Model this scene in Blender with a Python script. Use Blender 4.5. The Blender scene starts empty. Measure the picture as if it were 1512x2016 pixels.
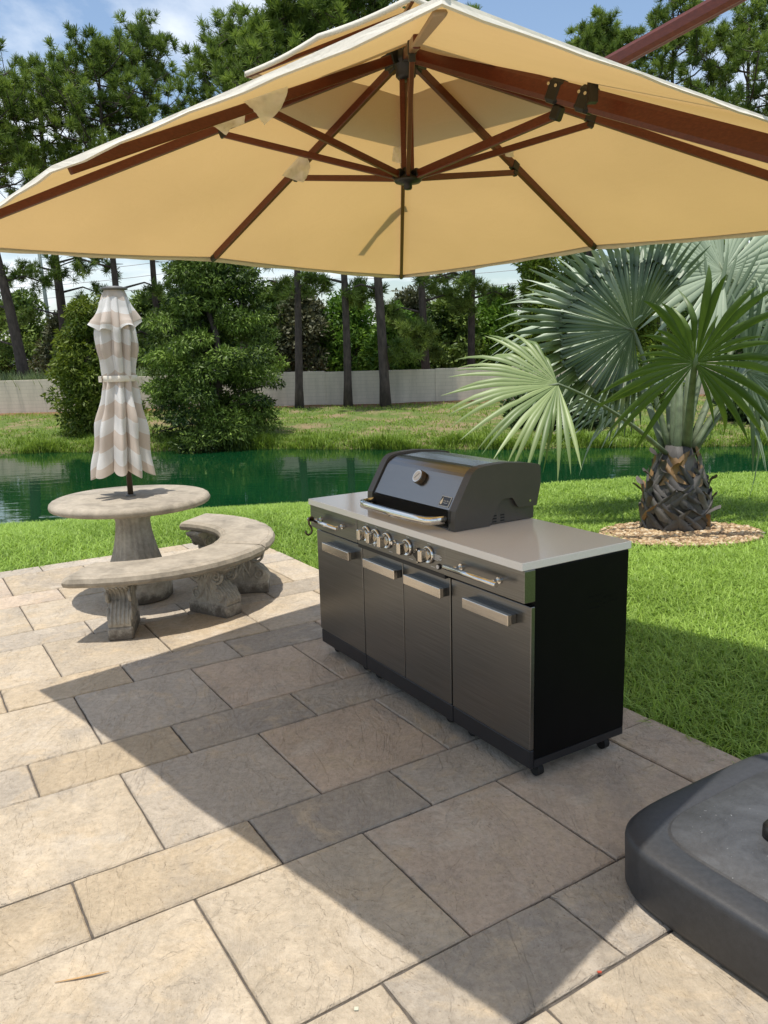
import bpy, math
import numpy as np
from mathutils import Matrix, Vector
R = math.radians
rng = np.random.RandomState(11)
scene = bpy.context.scene
COL = scene.collection

# ------------------------------------------------------------------ camera
F_PX, PITCH, ROLL, CAM_H = 1543.526, R(11.0963), R(1.55037), 1.6407
cp, sp, cr, sr = math.cos(PITCH), math.sin(PITCH), math.cos(ROLL), math.sin(ROLL)
CM = np.array([[1, 0, 0], [0, -sp, cp], [0, -cp, -sp]]) @ np.array([[cr, -sr, 0], [sr, cr, 0], [0, 0, 1]])
cam_data = bpy.data.cameras.new('camera')
cam = bpy.data.objects.new('camera', cam_data)
COL.objects.link(cam)
right, up, back = CM[:, 0], -CM[:, 1], -CM[:, 2]
cam.matrix_world = Matrix(((right[0], up[0], back[0], 0), (right[1], up[1], back[1], 0), (right[2], up[2], back[2], CAM_H), (0, 0, 0, 1)))
cam_data.sensor_fit = 'VERTICAL'
cam_data.sensor_height = 32
cam_data.sensor_width = 24
cam_data.lens = F_PX / 2016 * 32
cam_data.clip_start = 0.05
cam_data.clip_end = 3000
scene.camera = cam
YAW = R(32.074)
E1 = np.array([math.cos(YAW), math.sin(YAW)])
N1 = np.array([-math.sin(YAW), math.cos(YAW)])


def ray(px, py):
    return CM @ np.array([(px - 756) / F_PX, (py - 1008) / F_PX, 1.0])


def at_y(px, py, y):
    """The place in the world, y metres away, that was surveyed at this spot of the photograph."""
    d = ray(px, py)
    return np.array([0, 0, CAM_H]) + d * (y / d[1])


# ------------------------------------------------------------------ light
SUN_DIR = Vector((-0.085, -0.123, 1.0)).normalized()
sun_data = bpy.data.lights.new('sun', 'SUN')
sun_data.energy = 4.3
sun_data.angle = R(0.55)
sun_data.color = (1.0, 0.955, 0.88)
sun = bpy.data.objects.new('sun', sun_data)
COL.objects.link(sun)
sun.rotation_euler = SUN_DIR.to_track_quat('Z', 'Y').to_euler()
world = bpy.data.worlds.new('World')
scene.world = world
world.use_nodes = True
wn, wl = world.node_tree.nodes, world.node_tree.links
bg = wn['Background']
sky = wn.new('ShaderNodeTexSky')
sky.sky_type = 'NISHITA'
sky.sun_disc = False
sky.sun_elevation = math.asin(SUN_DIR.z)
sky.sun_rotation = math.atan2(SUN_DIR.x, SUN_DIR.y)
sky.dust_density = 1.2
sky.air_density = 1.2
sky.ozone_density = 1.6
tc = wn.new('ShaderNodeTexCoord')
sep = wn.new('ShaderNodeSeparateXYZ')
wl.new(tc.outputs['Generated'], sep.inputs[0])
addz = wn.new('ShaderNodeMath'); addz.operation = 'ADD'; addz.inputs[1].default_value = 0.22
wl.new(sep.outputs['Z'], addz.inputs[0])
mxz = wn.new('ShaderNodeMath'); mxz.operation = 'MAXIMUM'; mxz.inputs[1].default_value = 0.05
wl.new(addz.outputs[0], mxz.inputs[0])
dx = wn.new('ShaderNodeMath'); dx.operation = 'DIVIDE'
dy = wn.new('ShaderNodeMath'); dy.operation = 'DIVIDE'
wl.new(sep.outputs['X'], dx.inputs[0]); wl.new(mxz.outputs[0], dx.inputs[1])
wl.new(sep.outputs['Y'], dy.inputs[0]); wl.new(mxz.outputs[0], dy.inputs[1])
cmb = wn.new('ShaderNodeCombineXYZ')
wl.new(dx.outputs[0], cmb.inputs[0]); wl.new(dy.outputs[0], cmb.inputs[1])
cn = wn.new('ShaderNodeTexNoise')
cn.inputs['Scale'].default_value = 1.25
cn.inputs['Detail'].default_value = 9
cn.inputs['Roughness'].default_value = 0.56
cn.inputs['Distortion'].default_value = 0.25
wl.new(cmb.outputs[0], cn.inputs['Vector'])
crp = wn.new('ShaderNodeValToRGB')
crp.color_ramp.elements[0].position = 0.46
crp.color_ramp.elements[0].color = (0, 0, 0, 1)
crp.color_ramp.elements[1].position = 0.62
crp.color_ramp.elements[1].color = (1, 1, 1, 1)
wl.new(cn.outputs['Fac'], crp.inputs[0])
mixc = wn.new('ShaderNodeMixRGB')
mixc.inputs[2].default_value = (7.4, 7.7, 8.0, 1)
mulf = wn.new('ShaderNodeMath'); mulf.operation = 'MULTIPLY'; mulf.inputs[1].default_value = 0.8
wl.new(crp.outputs[0], mulf.inputs[0])
wl.new(mulf.outputs[0], mixc.inputs[0])
wl.new(sky.outputs[0], mixc.inputs[1])
wl.new(mixc.outputs[0], bg.inputs['Color'])
bg.inputs['Strength'].default_value = 0.15
scene.view_settings.view_transform = 'Standard'
scene.view_settings.look = 'None'
scene.view_settings.exposure = 0.13
scene.view_settings.gamma = 1.0

# ------------------------------------------------------------------ materials
def new_mat(name):
    m = bpy.data.materials.new(name)
    m.use_nodes = True
    n, l = m.node_tree.nodes, m.node_tree.links
    return m, n, l, n['Principled BSDF']


def noise(n, l, scale, detail=6, rough=0.55, dist=0.0, vec=None, coord='Object', stretch=None, kind=None):
    t = n.new('ShaderNodeTexNoise')
    if kind:
        t.noise_type = kind
    t.inputs['Scale'].default_value = scale
    t.inputs['Detail'].default_value = detail
    t.inputs['Roughness'].default_value = rough
    t.inputs['Distortion'].default_value = dist
    c = n.new('ShaderNodeTexCoord')
    src = c.outputs[coord]
    if stretch:
        mp = n.new('ShaderNodeMapping')
        mp.inputs['Scale'].default_value = stretch
        l.new(src, mp.inputs[0])
        src = mp.outputs[0]
    l.new(src, t.inputs['Vector'])
    return t.outputs['Fac']


def ramp(n, l, fac, stops):
    r = n.new('ShaderNodeValToRGB')
    e = r.color_ramp.elements
    while len(e) < len(stops):
        e.new(0.5)
    for i, (p, c) in enumerate(stops):
        e[i].position = p
        e[i].color = (*c, 1) if len(c) == 3 else c
    l.new(fac, r.inputs[0])
    return r.outputs[0]


def mixrgb(n, l, fac, a, b, mode='MIX'):
    m = n.new('ShaderNodeMixRGB')
    m.blend_type = mode
    for i, v in ((0, fac), (1, a), (2, b)):
        if isinstance(v, (int, float)):
            m.inputs[i].default_value = v
        elif isinstance(v, tuple):
            m.inputs[i].default_value = (*v, 1)
        else:
            l.new(v, m.inputs[i])
    return m.outputs[0]


def bump(n, l, p, height, strength, distance=0.01, prev=None):
    b = n.new('ShaderNodeBump')
    b.inputs['Strength'].default_value = strength
    b.inputs['Distance'].default_value = distance
    l.new(height, b.inputs['Height'])
    if prev is not None:
        l.new(prev, b.inputs['Normal'])
    l.new(b.outputs[0], p.inputs['Normal'])
    return b.outputs[0]


def simple(name, col, rough=0.5, metal=0.0, var=0.12, scale=12, bmp=0.0, bscale=60, spec=None, stretch=None):
    m, n, l, p = new_mat(name)
    f = noise(n, l, scale, stretch=stretch)
    lo = tuple(c * (1 - var) for c in col)
    hi = tuple(min(1, c * (1 + var)) for c in col)
    l.new(ramp(n, l, f, [(0.3, lo), (0.7, hi)]), p.inputs['Base Color'])
    p.inputs['Roughness'].default_value = rough
    p.inputs['Metallic'].default_value = metal
    if spec is not None:
        p.inputs['Specular IOR Level'].default_value = spec
    if bmp:
        bump(n, l, p, noise(n, l, bscale), bmp, 0.004)
    return m


def attr(n, name):
    a = n.new('ShaderNodeAttribute')
    a.attribute_name = name
    return a


# pavers
M_paver, n, l, p = new_mat('cleft_paver')
tint = attr(n, 'tint')
ov = n.new('ShaderNodeVectorMath'); ov.operation = 'MULTIPLY_ADD'
ov.inputs[1].default_value = (61.0, 83.0, 47.0)
ptc = n.new('ShaderNodeTexCoord')
l.new(tint.outputs['Color'], ov.inputs[0])
l.new(ptc.outputs['Object'], ov.inputs[2])


def pnoise(scale, detail=6, rough=0.55, dist=0.0, stretch=(1, 1, 1), rot=0.0):
    t = n.new('ShaderNodeTexNoise')
    t.inputs['Scale'].default_value = scale
    t.inputs['Detail'].default_value = detail
    t.inputs['Roughness'].default_value = rough
    t.inputs['Distortion'].default_value = dist
    mp = n.new('ShaderNodeMapping')
    mp.inputs['Scale'].default_value = stretch
    mp.inputs['Rotation'].default_value = (0, 0, rot)
    l.new(ov.outputs[0], mp.inputs[0])
    l.new(mp.outputs[0], t.inputs['Vector'])
    return t.outputs['Fac']


mott = pnoise(2.2, 7, 0.62, 0.6)
mott2 = pnoise(5.5, 8, 0.66, 0.9)
fine = pnoise(38, 8, 0.78)
c1 = mixrgb(n, l, ramp(n, l, mott, [(0.52, (0, 0, 0)), (0.70, (0.6, 0.6, 0.6))]), tint.outputs['Color'], (0.36, 0.325, 0.285))
c2 = mixrgb(n, l, ramp(n, l, mott2, [(0.52, (0, 0, 0)), (0.70, (0.75, 0.75, 0.75))]), c1, (0.60, 0.475, 0.32))
c2b = mixrgb(n, l, ramp(n, l, pnoise(3.1, 6, 0.6, 1.2), [(0.55, (0, 0, 0)), (0.70, (0.7, 0.7, 0.7))]), c2, (0.60, 0.525, 0.425))
c3 = mixrgb(n, l, 0.8, c2b, ramp(n, l, fine, [(0.3, (0.66, 0.64, 0.61)), (0.60, (1.06, 1.05, 1.03))]), 'MULTIPLY')
speck = ramp(n, l, pnoise(110, 2, 0.5), [(0.27, (0.5, 0.45, 0.4)), (0.34, (1, 1, 1))])
c4 = mixrgb(n, l, 0.6, c3, speck, 'MULTIPLY')
cleft = pnoise(2.5, 6, 0.58, 1.3, (1, 0.5, 1), 0.9)
ter = ramp(n, l, cleft, [(0.385, (0, 0, 0)), (0.393, (0.28, 0.28, 0.28)), (0.475, (0.32, 0.32, 0.32)), (0.483, (0.62, 0.62, 0.62)), (0.575, (0.66, 0.66, 0.66)), (0.585, (1, 1, 1))])
lines = ramp(n, l, cleft, [(0.382, (0, 0, 0)), (0.389, (1, 1, 1)), (0.396, (0, 0, 0)), (0.472, (0, 0, 0)), (0.479, (1, 1, 1)), (0.486, (0, 0, 0)), (0.572, (0, 0, 0)), (0.580, (1, 1, 1)), (0.588, (0, 0, 0))])
gate = ramp(n, l, pnoise(4.0, 4, 0.6), [(0.50, (0, 0, 0)), (0.64, (0.27, 0.27, 0.27))])
lf = mixrgb(n, l, 1.0, lines, gate, 'MULTIPLY')
l.new(mixrgb(n, l, lf, c4, (0.17, 0.14, 0.115)), p.inputs['Base Color'])
p.inputs['Roughness'].default_value = 0.68
p.inputs['Specular IOR Level'].default_value = 0.35
b1 = bump(n, l, p, pnoise(5.0, 9, 0.7, 1.4, (1, 0.6, 1), 0.9), 0.8, 0.045)
b2 = bump(n, l, p, ter, 0.9, 0.008, b1)
bump(n, l, p, fine, 0.6, 0.008, b2)
M_joint = simple('joint_sand', (0.10, 0.085, 0.07), 0.95, var=0.3, scale=40, bmp=0.6)

# ground
M_ground, n, l, p = new_mat('lawn_soil')
geo = n.new('ShaderNodeNewGeometry')
sepg = n.new('ShaderNodeSeparateXYZ')
l.new(geo.outputs['Position'], sepg.inputs[0])
g1 = noise(n, l, 0.9, 8, 0.6, 0.4)
g2 = noise(n, l, 9, 6, 0.6)
lawn = ramp(n, l, g2, [(0.3, (0.06, 0.085, 0.018)), (0.7, (0.13, 0.20, 0.035))])
dirt = ramp(n, l, g2, [(0.25, (0.15, 0.105, 0.06)), (0.55, (0.27, 0.205, 0.12)), (0.8, (0.12, 0.15, 0.045))])
green = ramp(n, l, g2, [(0.3, (0.07, 0.12, 0.025)), (0.7, (0.14, 0.18, 0.05))])
bank = mixrgb(n, l, ramp(n, l, g1, [(0.45, (0, 0, 0)), (0.62, (1, 1, 1))]), green, dirt)
mr = n.new('ShaderNodeMapRange')
mr.inputs['From Min'].default_value = 17
mr.inputs['From Max'].default_value = 18
l.new(sepg.outputs['Y'], mr.inputs['Value'])
c = mixrgb(n, l, mr.outputs[0], lawn, bank)
mr2 = n.new('ShaderNodeMapRange')
mr2.inputs['From Min'].default_value = 31.6
mr2.inputs['From Max'].default_value = 32.6
l.new(sepg.outputs['Y'], mr2.inputs['Value'])
c = mixrgb(n, l, mr2.outputs[0], c, ramp(n, l, g2, [(0.3, (0.13, 0.065, 0.035)), (0.7, (0.24, 0.14, 0.08))]))
mr3 = n.new('ShaderNodeMapRange')
mr3.inputs['From Min'].default_value = -0.98
mr3.inputs['From Max'].default_value = -0.72
mr3.inputs['To Min'].default_value = 1
mr3.inputs['To Max'].default_value = 0
l.new(sepg.outputs['Z'], mr3.inputs['Value'])
c = mixrgb(n, l, mr3.outputs[0], c, (0.13, 0.095, 0.06))
l.new(c, p.inputs['Base Color'])
p.inputs['Roughness'].default_value = 0.95
p.inputs['Specular IOR Level'].default_value = 0.1
bump(n, l, p, g2, 0.6, 0.05)

# water
M_water, n, l, p = new_mat('pond_water')
l.new(ramp(n, l, noise(n, l, 0.25, 3), [(0.3, (0.002, 0.029, 0.009)), (0.7, (0.004, 0.042, 0.013))]), p.inputs['Base Color'])
p.inputs['Roughness'].default_value = 0.012
p.inputs['IOR'].default_value = 1.45
p.inputs['Specular IOR Level'].default_value = 0.5
w1 = noise(n, l, 1.0, 3, 0.5, 0.3, stretch=(0.9, 2.6, 1))
w2 = noise(n, l, 5.0, 3, 0.5, 0.2, stretch=(0.7, 2.2, 1))
b1 = bump(n, l, p, w1, 0.10, 0.05)
bump(n, l, p, w2, 0.07, 0.012, b1)


def leaf_mat(name, dark, light, trans=0.3, rough=0.5, gloss=0.25):
    m, n, l, p = new_mat(name)
    a = attr(n, 'tint')
    col = ramp(n, l, a.outputs['Fac'], [(0.0, dark), (1.0, light)])
    l.new(col, p.inputs['Base Color'])
    p.inputs['Roughness'].default_value = rough
    p.inputs['Specular IOR Level'].default_value = gloss
    tr = n.new('ShaderNodeBsdfTranslucent')
    l.new(mixrgb(n, l, 0.5, col, (1.0, 1.0, 0.35), 'MULTIPLY'), tr.inputs['Color'])
    ms = n.new('ShaderNodeMixShader')
    ms.inputs[0].default_value = trans
    l.new(p.outputs[0], ms.inputs[1])
    l.new(tr.outputs[0], ms.inputs[2])
    l.new(ms.outputs[0], n['Material Output'].inputs['Surface'])
    return m


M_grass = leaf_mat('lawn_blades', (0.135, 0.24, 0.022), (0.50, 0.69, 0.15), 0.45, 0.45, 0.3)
M_weed = leaf_mat('bank_blades', (0.08, 0.155, 0.018), (0.30, 0.42, 0.07), 0.4, 0.5)
M_reed = leaf_mat('reed_blades', (0.10, 0.15, 0.05), (0.26, 0.32, 0.16), 0.3)
M_pine = leaf_mat('pine_needles', (0.055, 0.105, 0.022), (0.29, 0.39, 0.085), 0.36)
M_cyp = leaf_mat('cypress_leaves', (0.014, 0.034, 0.008), (0.21, 0.31, 0.05), 0.14)
M_cyp2 = leaf_mat('yellow_green_leaves', (0.065, 0.11, 0.014), (0.22, 0.27, 0.04), 0.32)
M_oak = leaf_mat('oak_leaves', (0.042, 0.085, 0.020), (0.23, 0.32, 0.07), 0.32)
M_oak2 = leaf_mat('bright_leaves', (0.06, 0.14, 0.019), (0.22, 0.37, 0.055), 0.34)
M_oak3 = leaf_mat('grey_green_leaves', (0.05, 0.065, 0.03), (0.17, 0.17, 0.095), 0.2)
M_bam = leaf_mat('bamboo_leaves', (0.10, 0.17, 0.02), (0.31, 0.41, 0.065), 0.36)
M_dark = leaf_mat('shrub_leaves', (0.016, 0.034, 0.010), (0.06, 0.10, 0.025), 0.2)
M_bark = simple('pine_bark', (0.075, 0.058, 0.048), 0.95, var=0.45, scale=9, bmp=0.9, bscale=14, stretch=(1, 1, 0.35))
M_silver = leaf_mat('silver_palm_blade', (0.085, 0.135, 0.068), (0.42, 0.49, 0.345), 0.2, 0.4, 0.4)
M_palmgreen = leaf_mat('green_palm_blade', (0.05, 0.095, 0.014), (0.17, 0.25, 0.045), 0.3, 0.42, 0.4)
M_lime = leaf_mat('yellow_green_palm_blade', (0.10, 0.16, 0.045), (0.34, 0.41, 0.17), 0.25, 0.42, 0.4)
M_petiole = simple('palm_petiole', (0.135, 0.17, 0.095), 0.55, var=0.3, scale=14)
M_boot, n, l, p = new_mat('palm_leaf_base')
bt = attr(n, 'tint')
l.new(mixrgb(n, l, 0.55, ramp(n, l, bt.outputs['Fac'], [(0.0, (0.05, 0.045, 0.042)), (0.6, (0.14, 0.125, 0.11)), (0.82, (0.20, 0.12, 0.05)), (1.0, (0.27, 0.15, 0.05))]),
             ramp(n, l, noise(n, l, 16, 6, 0.7, stretch=(1, 1, 0.25)), [(0.3, (0.35, 0.33, 0.3)), (0.7, (1.1, 1.1, 1.1))]), 'MULTIPLY'), p.inputs['Base Color'])
p.inputs['Roughness'].default_value = 0.62
bump(n, l, p, noise(n, l, 50, 5, 0.7, stretch=(1, 1, 0.2)), 0.5, 0.006)
M_peb, n, l, p = new_mat('pebble')
pt = attr(n, 'tint')
l.new(ramp(n, l, pt.outputs['Fac'], [(0, (0.19, 0.11, 0.05)), (0.4, (0.38, 0.245, 0.12)), (0.75, (0.50, 0.355, 0.19)), (1, (0.56, 0.46, 0.31))]), p.inputs['Base Color'])
p.inputs['Roughness'].default_value = 0.55

# garden wall
M_wall, n, l, p = new_mat('painted_block_wall')
wc = n.new('ShaderNodeTexCoord')
br = n.new('ShaderNodeTexBrick')
br.inputs['Scale'].default_value = 1.0
br.inputs['Brick Width'].default_value = 0.6
br.inputs['Row Height'].default_value = 0.15
br.inputs['Mortar Size'].default_value = 0.010
br.inputs['Color1'].default_value = (0.63, 0.555, 0.44, 1)
br.inputs['Color2'].default_value = (0.60, 0.53, 0.42, 1)
br.inputs['Mortar'].default_value = (0.53, 0.47, 0.37, 1)
mpw = n.new('ShaderNodeMapping')
mpw.inputs['Rotation'].default_value = (R(90), 0, 0)
l.new(wc.outputs['Object'], mpw.inputs[0])
l.new(mpw.outputs[0], br.inputs['Vector'])
st = noise(n, l, 1.6, 6, 0.6, stretch=(1.4, 1, 0.25))
l.new(mixrgb(n, l, ramp(n, l, st, [(0.4, (0, 0, 0)), (0.75, (0.6, 0.6, 0.6))]), br.outputs['Color'], (0.34, 0.31, 0.24)), p.inputs['Base Color'])
p.inputs['Roughness'].default_value = 0.9
bump(n, l, p, br.outputs['Fac'], -0.4, 0.01)

# cast stone
M_stone, n, l, p = new_mat('cast_stone')
s1 = noise(n, l, 5, 8, 0.65, 0.4)
s2 = noise(n, l, 28, 6, 0.7)
sc = ramp(n, l, s1, [(0.28, (0.22, 0.195, 0.155)), (0.5, (0.36, 0.315, 0.25)), (0.72, (0.47, 0.41, 0.325))])
l.new(mixrgb(n, l, 0.5, sc, ramp(n, l, s2, [(0.3, (0.6, 0.58, 0.56)), (0.65, (1.05, 1.04, 1.02))]), 'MULTIPLY'), p.inputs['Base Color'])
p.inputs['Roughness'].default_value = 0.85
p.inputs['Specular IOR Level'].default_value = 0.25
bb = bump(n, l, p, s2, 0.4, 0.006)
bump(n, l, p, noise(n, l, 120, 4, 0.6), 0.25, 0.002, bb)
M_stone2, n, l, p = new_mat('weathered_cast_stone')
s1 = noise(n, l, 9, 8, 0.68, 0.6, stretch=(1, 1, 0.5))
s2 = noise(n, l, 30, 6, 0.7)
gz = n.new('ShaderNodeNewGeometry')
sz = n.new('ShaderNodeSeparateXYZ')
l.new(gz.outputs['Position'], sz.inputs[0])
mz = n.new('ShaderNodeMath'); mz.operation = 'MULTIPLY_ADD'
mz.inputs[1].default_value = -5.0
mz.inputs[2].default_value = 0.62
l.new(sz.outputs['Z'], mz.inputs[0])
mm = n.new('ShaderNodeMath'); mm.operation = 'ADD'; mm.use_clamp = True
l.new(mz.outputs[0], mm.inputs[0])
l.new(noise(n, l, 18, 5, 0.7), mm.inputs[1])
dirtf = ramp(n, l, mm.outputs[0], [(0.70, (0, 0, 0)), (0.98, (0.75, 0.75, 0.75))])
sc = ramp(n, l, s1, [(0.25, (0.22, 0.20, 0.175)), (0.5, (0.40, 0.37, 0.315)), (0.72, (0.54, 0.495, 0.415))])
sc = mixrgb(n, l, 0.55, sc, ramp(n, l, s2, [(0.3, (0.55, 0.53, 0.5)), (0.65, (1.05, 1.04, 1.02))]), 'MULTIPLY')
l.new(mixrgb(n, l, dirtf, sc, (0.06, 0.045, 0.032)), p.inputs['Base Color'])
p.inputs['Roughness'].default_value = 0.9
p.inputs['Specular IOR Level'].default_value = 0.2
bump(n, l, p, s2, 0.5, 0.006)

# metals and plastics of the grill
def brushed(name, col, rough, stretch, amount=0.10):
    m, n, l, p = new_mat(name)
    f = noise(n, l, 260, 3, 0.6, stretch=stretch)
    lo = tuple(c * (1 - amount * 1.6) for c in col)
    hi = tuple(c * (1 + amount * 1.6) for c in col)
    l.new(ramp(n, l, f, [(0.3, lo), (0.7, hi)]), p.inputs['Base Color'])
    p.inputs['Metallic'].default_value = 1.0
    rr = n.new('ShaderNodeMapRange')
    rr.inputs['To Min'].default_value = rough * 0.8
    rr.inputs['To Max'].default_value = rough * 1.25
    l.new(f, rr.inputs['Value'])
    l.new(rr.outputs[0], p.inputs['Roughness'])
    bump(n, l, p, f, 0.06, 0.001)
    return m


M_blacksteel = brushed('black_stainless', (0.205, 0.205, 0.202), 0.31, (0.012, 1, 1), 0.10)
M_lid = brushed('polished_lid_steel', (0.225, 0.222, 0.22), 0.22, (0.03, 1, 1), 0.02)
M_cheek = simple('lid_end_casting', (0.078, 0.070, 0.062), 0.42, 0.3, var=0.06, bmp=0.05, bscale=300)
M_steel = brushed('stainless', (0.62, 0.58, 0.52), 0.2, (0.05, 1, 1), 0.05)
M_chrome = brushed('polished_steel', (0.74, 0.72, 0.68), 0.09, (0.05, 1, 1), 0.03)
M_black = simple('black_powder_coat', (0.003, 0.003, 0.0033), 0.5, var=0.15, bmp=0.05, bscale=300, spec=0.10)
M_kick = simple('black_kick_plate', (0.014, 0.015, 0.018), 0.4, var=0.1, spec=0.4)
M_rubber = simple('black_rubber', (0.006, 0.006, 0.006), 0.7)
M_quartz, n, l, p = new_mat('quartz_countertop')
q1 = noise(n, l, 240, 3, 0.6)
l.new(mixrgb(n, l, ramp(n, l, noise(n, l, 3, 3), [(0.3, (0, 0, 0)), (0.7, (0.35, 0.35, 0.35))]), ramp(n, l, q1, [(0.3, (0.74, 0.70, 0.64)), (0.7, (0.82, 0.78, 0.73))]), (0.82, 0.77, 0.70)), p.inputs['Base Color'])
p.inputs['Roughness'].default_value = 0.13
p.inputs['Specular IOR Level'].default_value = 0.5
M_dial = simple('dial_face', (0.62, 0.58, 0.55), 0.3, var=0.05)
M_print = simple('white_print', (0.62, 0.62, 0.60), 0.5, var=0.02)
M_gold = simple('flame_emblem', (0.75, 0.58, 0.36), 0.35, 0.6, var=0.05)
M_badge = simple('badge_enamel', (0.012, 0.011, 0.014), 0.25, var=0.05)

# parasols
def cloth(name, diff, trans, fac):
    m, n, l, p = new_mat(name)
    w = noise(n, l, 260, 2, 0.5)
    big = noise(n, l, 1.6, 4, 0.5)
    c = mixrgb(n, l, 0.5, ramp(n, l, w, [(0.3, tuple(x * 0.93 for x in diff)), (0.7, diff)]), ramp(n, l, big, [(0.3, (0.93, 0.93, 0.92)), (0.7, (1, 1, 1))]), 'MULTIPLY')
    l.new(c, p.inputs['Base Color'])
    p.inputs['Roughness'].default_value = 0.85
    p.inputs['Specular IOR Level'].default_value = 0.15
    bump(n, l, p, noise(n, l, 5, 4, 0.55, 0.8, stretch=(1, 1, 2.5)), 0.28, 0.03)
    t = n.new('ShaderNodeBsdfTranslucent')
    l.new(mixrgb(n, l, 0.7, trans, ramp(n, l, big, [(0.3, (0.86, 0.85, 0.82)), (0.7, (1.04, 1.04, 1.04))]), 'MULTIPLY'), t.inputs['Color'])
    ms = n.new('ShaderNodeMixShader')
    ms.inputs[0].default_value = fac
    l.new(p.outputs[0], ms.inputs[1])
    l.new(t.outputs[0], ms.inputs[2])
    l.new(ms.outputs[0], n['Material Output'].inputs['Surface'])
    return m


M_canvas = cloth('cream_canopy_fabric', (0.70, 0.60, 0.45), (0.52, 0.325, 0.115), 0.5)
M_hem = cloth('cream_hem_fabric', (0.84, 0.79, 0.69), (0.5, 0.4, 0.25), 0.12)
M_wood, n, l, p = new_mat('red_brown_wood_grain')
wg = noise(n, l, 70, 4, 0.6, 0.6, stretch=(0.6, 1, 2.2))
l.new(ramp(n, l, wg, [(0.28, (0.085, 0.016, 0.006)), (0.55, (0.118, 0.024, 0.009)), (0.78, (0.150, 0.036, 0.014))]), p.inputs['Base Color'])
p.inputs['Roughness'].default_value = 0.36
M_hub = simple('black_nylon', (0.012, 0.011, 0.010), 0.4)
M_bronze = simple('bronze_pole', (0.12, 0.085, 0.055), 0.4, 0.5)
M_capgrey = simple('grey_finial', (0.12, 0.12, 0.115), 0.5)
M_wrap, n, l, p = new_mat('clouded_plastic_film')
p.inputs['Base Color'].default_value = (0.92, 0.90, 0.86, 1)
p.inputs['Roughness'].default_value = 0.25
tr = n.new('ShaderNodeBsdfTransparent')
tl = n.new('ShaderNodeBsdfTranslucent'); tl.inputs[0].default_value = (0.95, 0.92, 0.88, 1)
m1 = n.new('ShaderNodeMixShader'); m1.inputs[0].default_value = 0.45
l.new(p.outputs[0], m1.inputs[1]); l.new(tl.outputs[0], m1.inputs[2])
m2 = n.new('ShaderNodeMixShader')
l.new(ramp(n, l, noise(n, l, 14, 4), [(0.3, (0.75, 0.75, 0.75)), (0.7, (0.97, 0.97, 0.97))]), m2.inputs[0])
l.new(tr.outputs[0], m2.inputs[1]); l.new(m1.outputs[0], m2.inputs[2])
l.new(m2.outputs[0], n['Material Output'].inputs['Surface'])
M_stripe, n, l, p = new_mat('beige_white_striped_cloth')
sa = attr(n, 'stripe')
fr = n.new('ShaderNodeMath'); fr.operation = 'FRACT'
l.new(sa.outputs['Fac'], fr.inputs[0])
gt = n.new('ShaderNodeMath'); gt.operation = 'GREATER_THAN'; gt.inputs[1].default_value = 0.5
l.new(fr.outputs[0], gt.inputs[0])
scol = mixrgb(n, l, gt.outputs[0], (0.65, 0.565, 0.49), (0.76, 0.75, 0.73))
l.new(mixrgb(n, l, 0.4, scol, ramp(n, l, noise(n, l, 200, 2), [(0.3, (0.9, 0.9, 0.9)), (0.7, (1, 1, 1))]), 'MULTIPLY'), p.inputs['Base Color'])
p.inputs['Roughness'].default_value = 0.85
p.inputs['Specular IOR Level'].default_value = 0.15
tl = n.new('ShaderNodeBsdfTranslucent')
l.new(scol, tl.inputs[0])
ms = n.new('ShaderNodeMixShader'); ms.inputs[0].default_value = 0.22
l.new(p.outputs[0], ms.inputs[1]); l.new(tl.outputs[0], ms.inputs[2])
l.new(ms.outputs[0], n['Material Output'].inputs['Surface'])

M_tank, n, l, p = new_mat('dusty_black_plastic')
d1 = noise(n, l, 6.5, 10, 0.78, 0.5)
d2 = noise(n, l, 60, 4, 0.6)
smear = noise(n, l, 5.0, 7, 0.6, 2.2, kind='RIDGED_MULTIFRACTAL')
dn = n.new('ShaderNodeNewGeometry')
dz = n.new('ShaderNodeSeparateXYZ')
l.new(dn.outputs['Position'], dz.inputs[0])
base = ramp(n, l, d2, [(0.3, (0.030, 0.031, 0.033)), (0.7, (0.043, 0.044, 0.047))])
dust = mixrgb(n, l, ramp(n, l, d1, [(0.36, (0, 0, 0)), (0.66, (0.7, 0.7, 0.7))]), base, (0.095, 0.10, 0.108))
dust = mixrgb(n, l, ramp(n, l, smear, [(0.78, (0, 0, 0)), (0.95, (0.5, 0.5, 0.5))]), dust, (0.24, 0.25, 0.25))
dust = mixrgb(n, l, ramp(n, l, noise(n, l, 95, 2, 0.5), [(0.735, (0, 0, 0)), (0.76, (0.55, 0.55, 0.55))]), dust, (0.45, 0.46, 0.46))
hz = n.new('ShaderNodeMapRange')
hz.inputs['From Min'].default_value = 0.2022
hz.inputs['From Max'].default_value = 0.2042
l.new(dz.outputs['Z'], hz.inputs['Value'])
l.new(mixrgb(n, l, hz.outputs[0], base, dust), p.inputs['Base Color'])
p.inputs['Roughness'].default_value = 0.5
bump(n, l, p, noise(n, l, 350, 2, 0.5), 0.35, 0.0015)
M_roof = simple('grey_shingles', (0.10, 0.10, 0.105), 0.8)
M_housewall = simple('pale_siding', (0.38, 0.36, 0.33), 0.8)
M_white = simple('white_paint', (0.72, 0.72, 0.70), 0.5)
M_carpaint = simple('dark_car_paint', (0.03, 0.032, 0.038), 0.2, var=0.05)
M_glass = simple('dark_window_glass', (0.02, 0.025, 0.03), 0.06, var=0.05)
M_poleg = simple('grey_green_pole', (0.13, 0.17, 0.16), 0.6)
M_wire = simple('grey_wire', (0.30, 0.31, 0.32), 0.5)
M_twig = simple('dry_straw', (0.42, 0.25, 0.10), 0.7)
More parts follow.
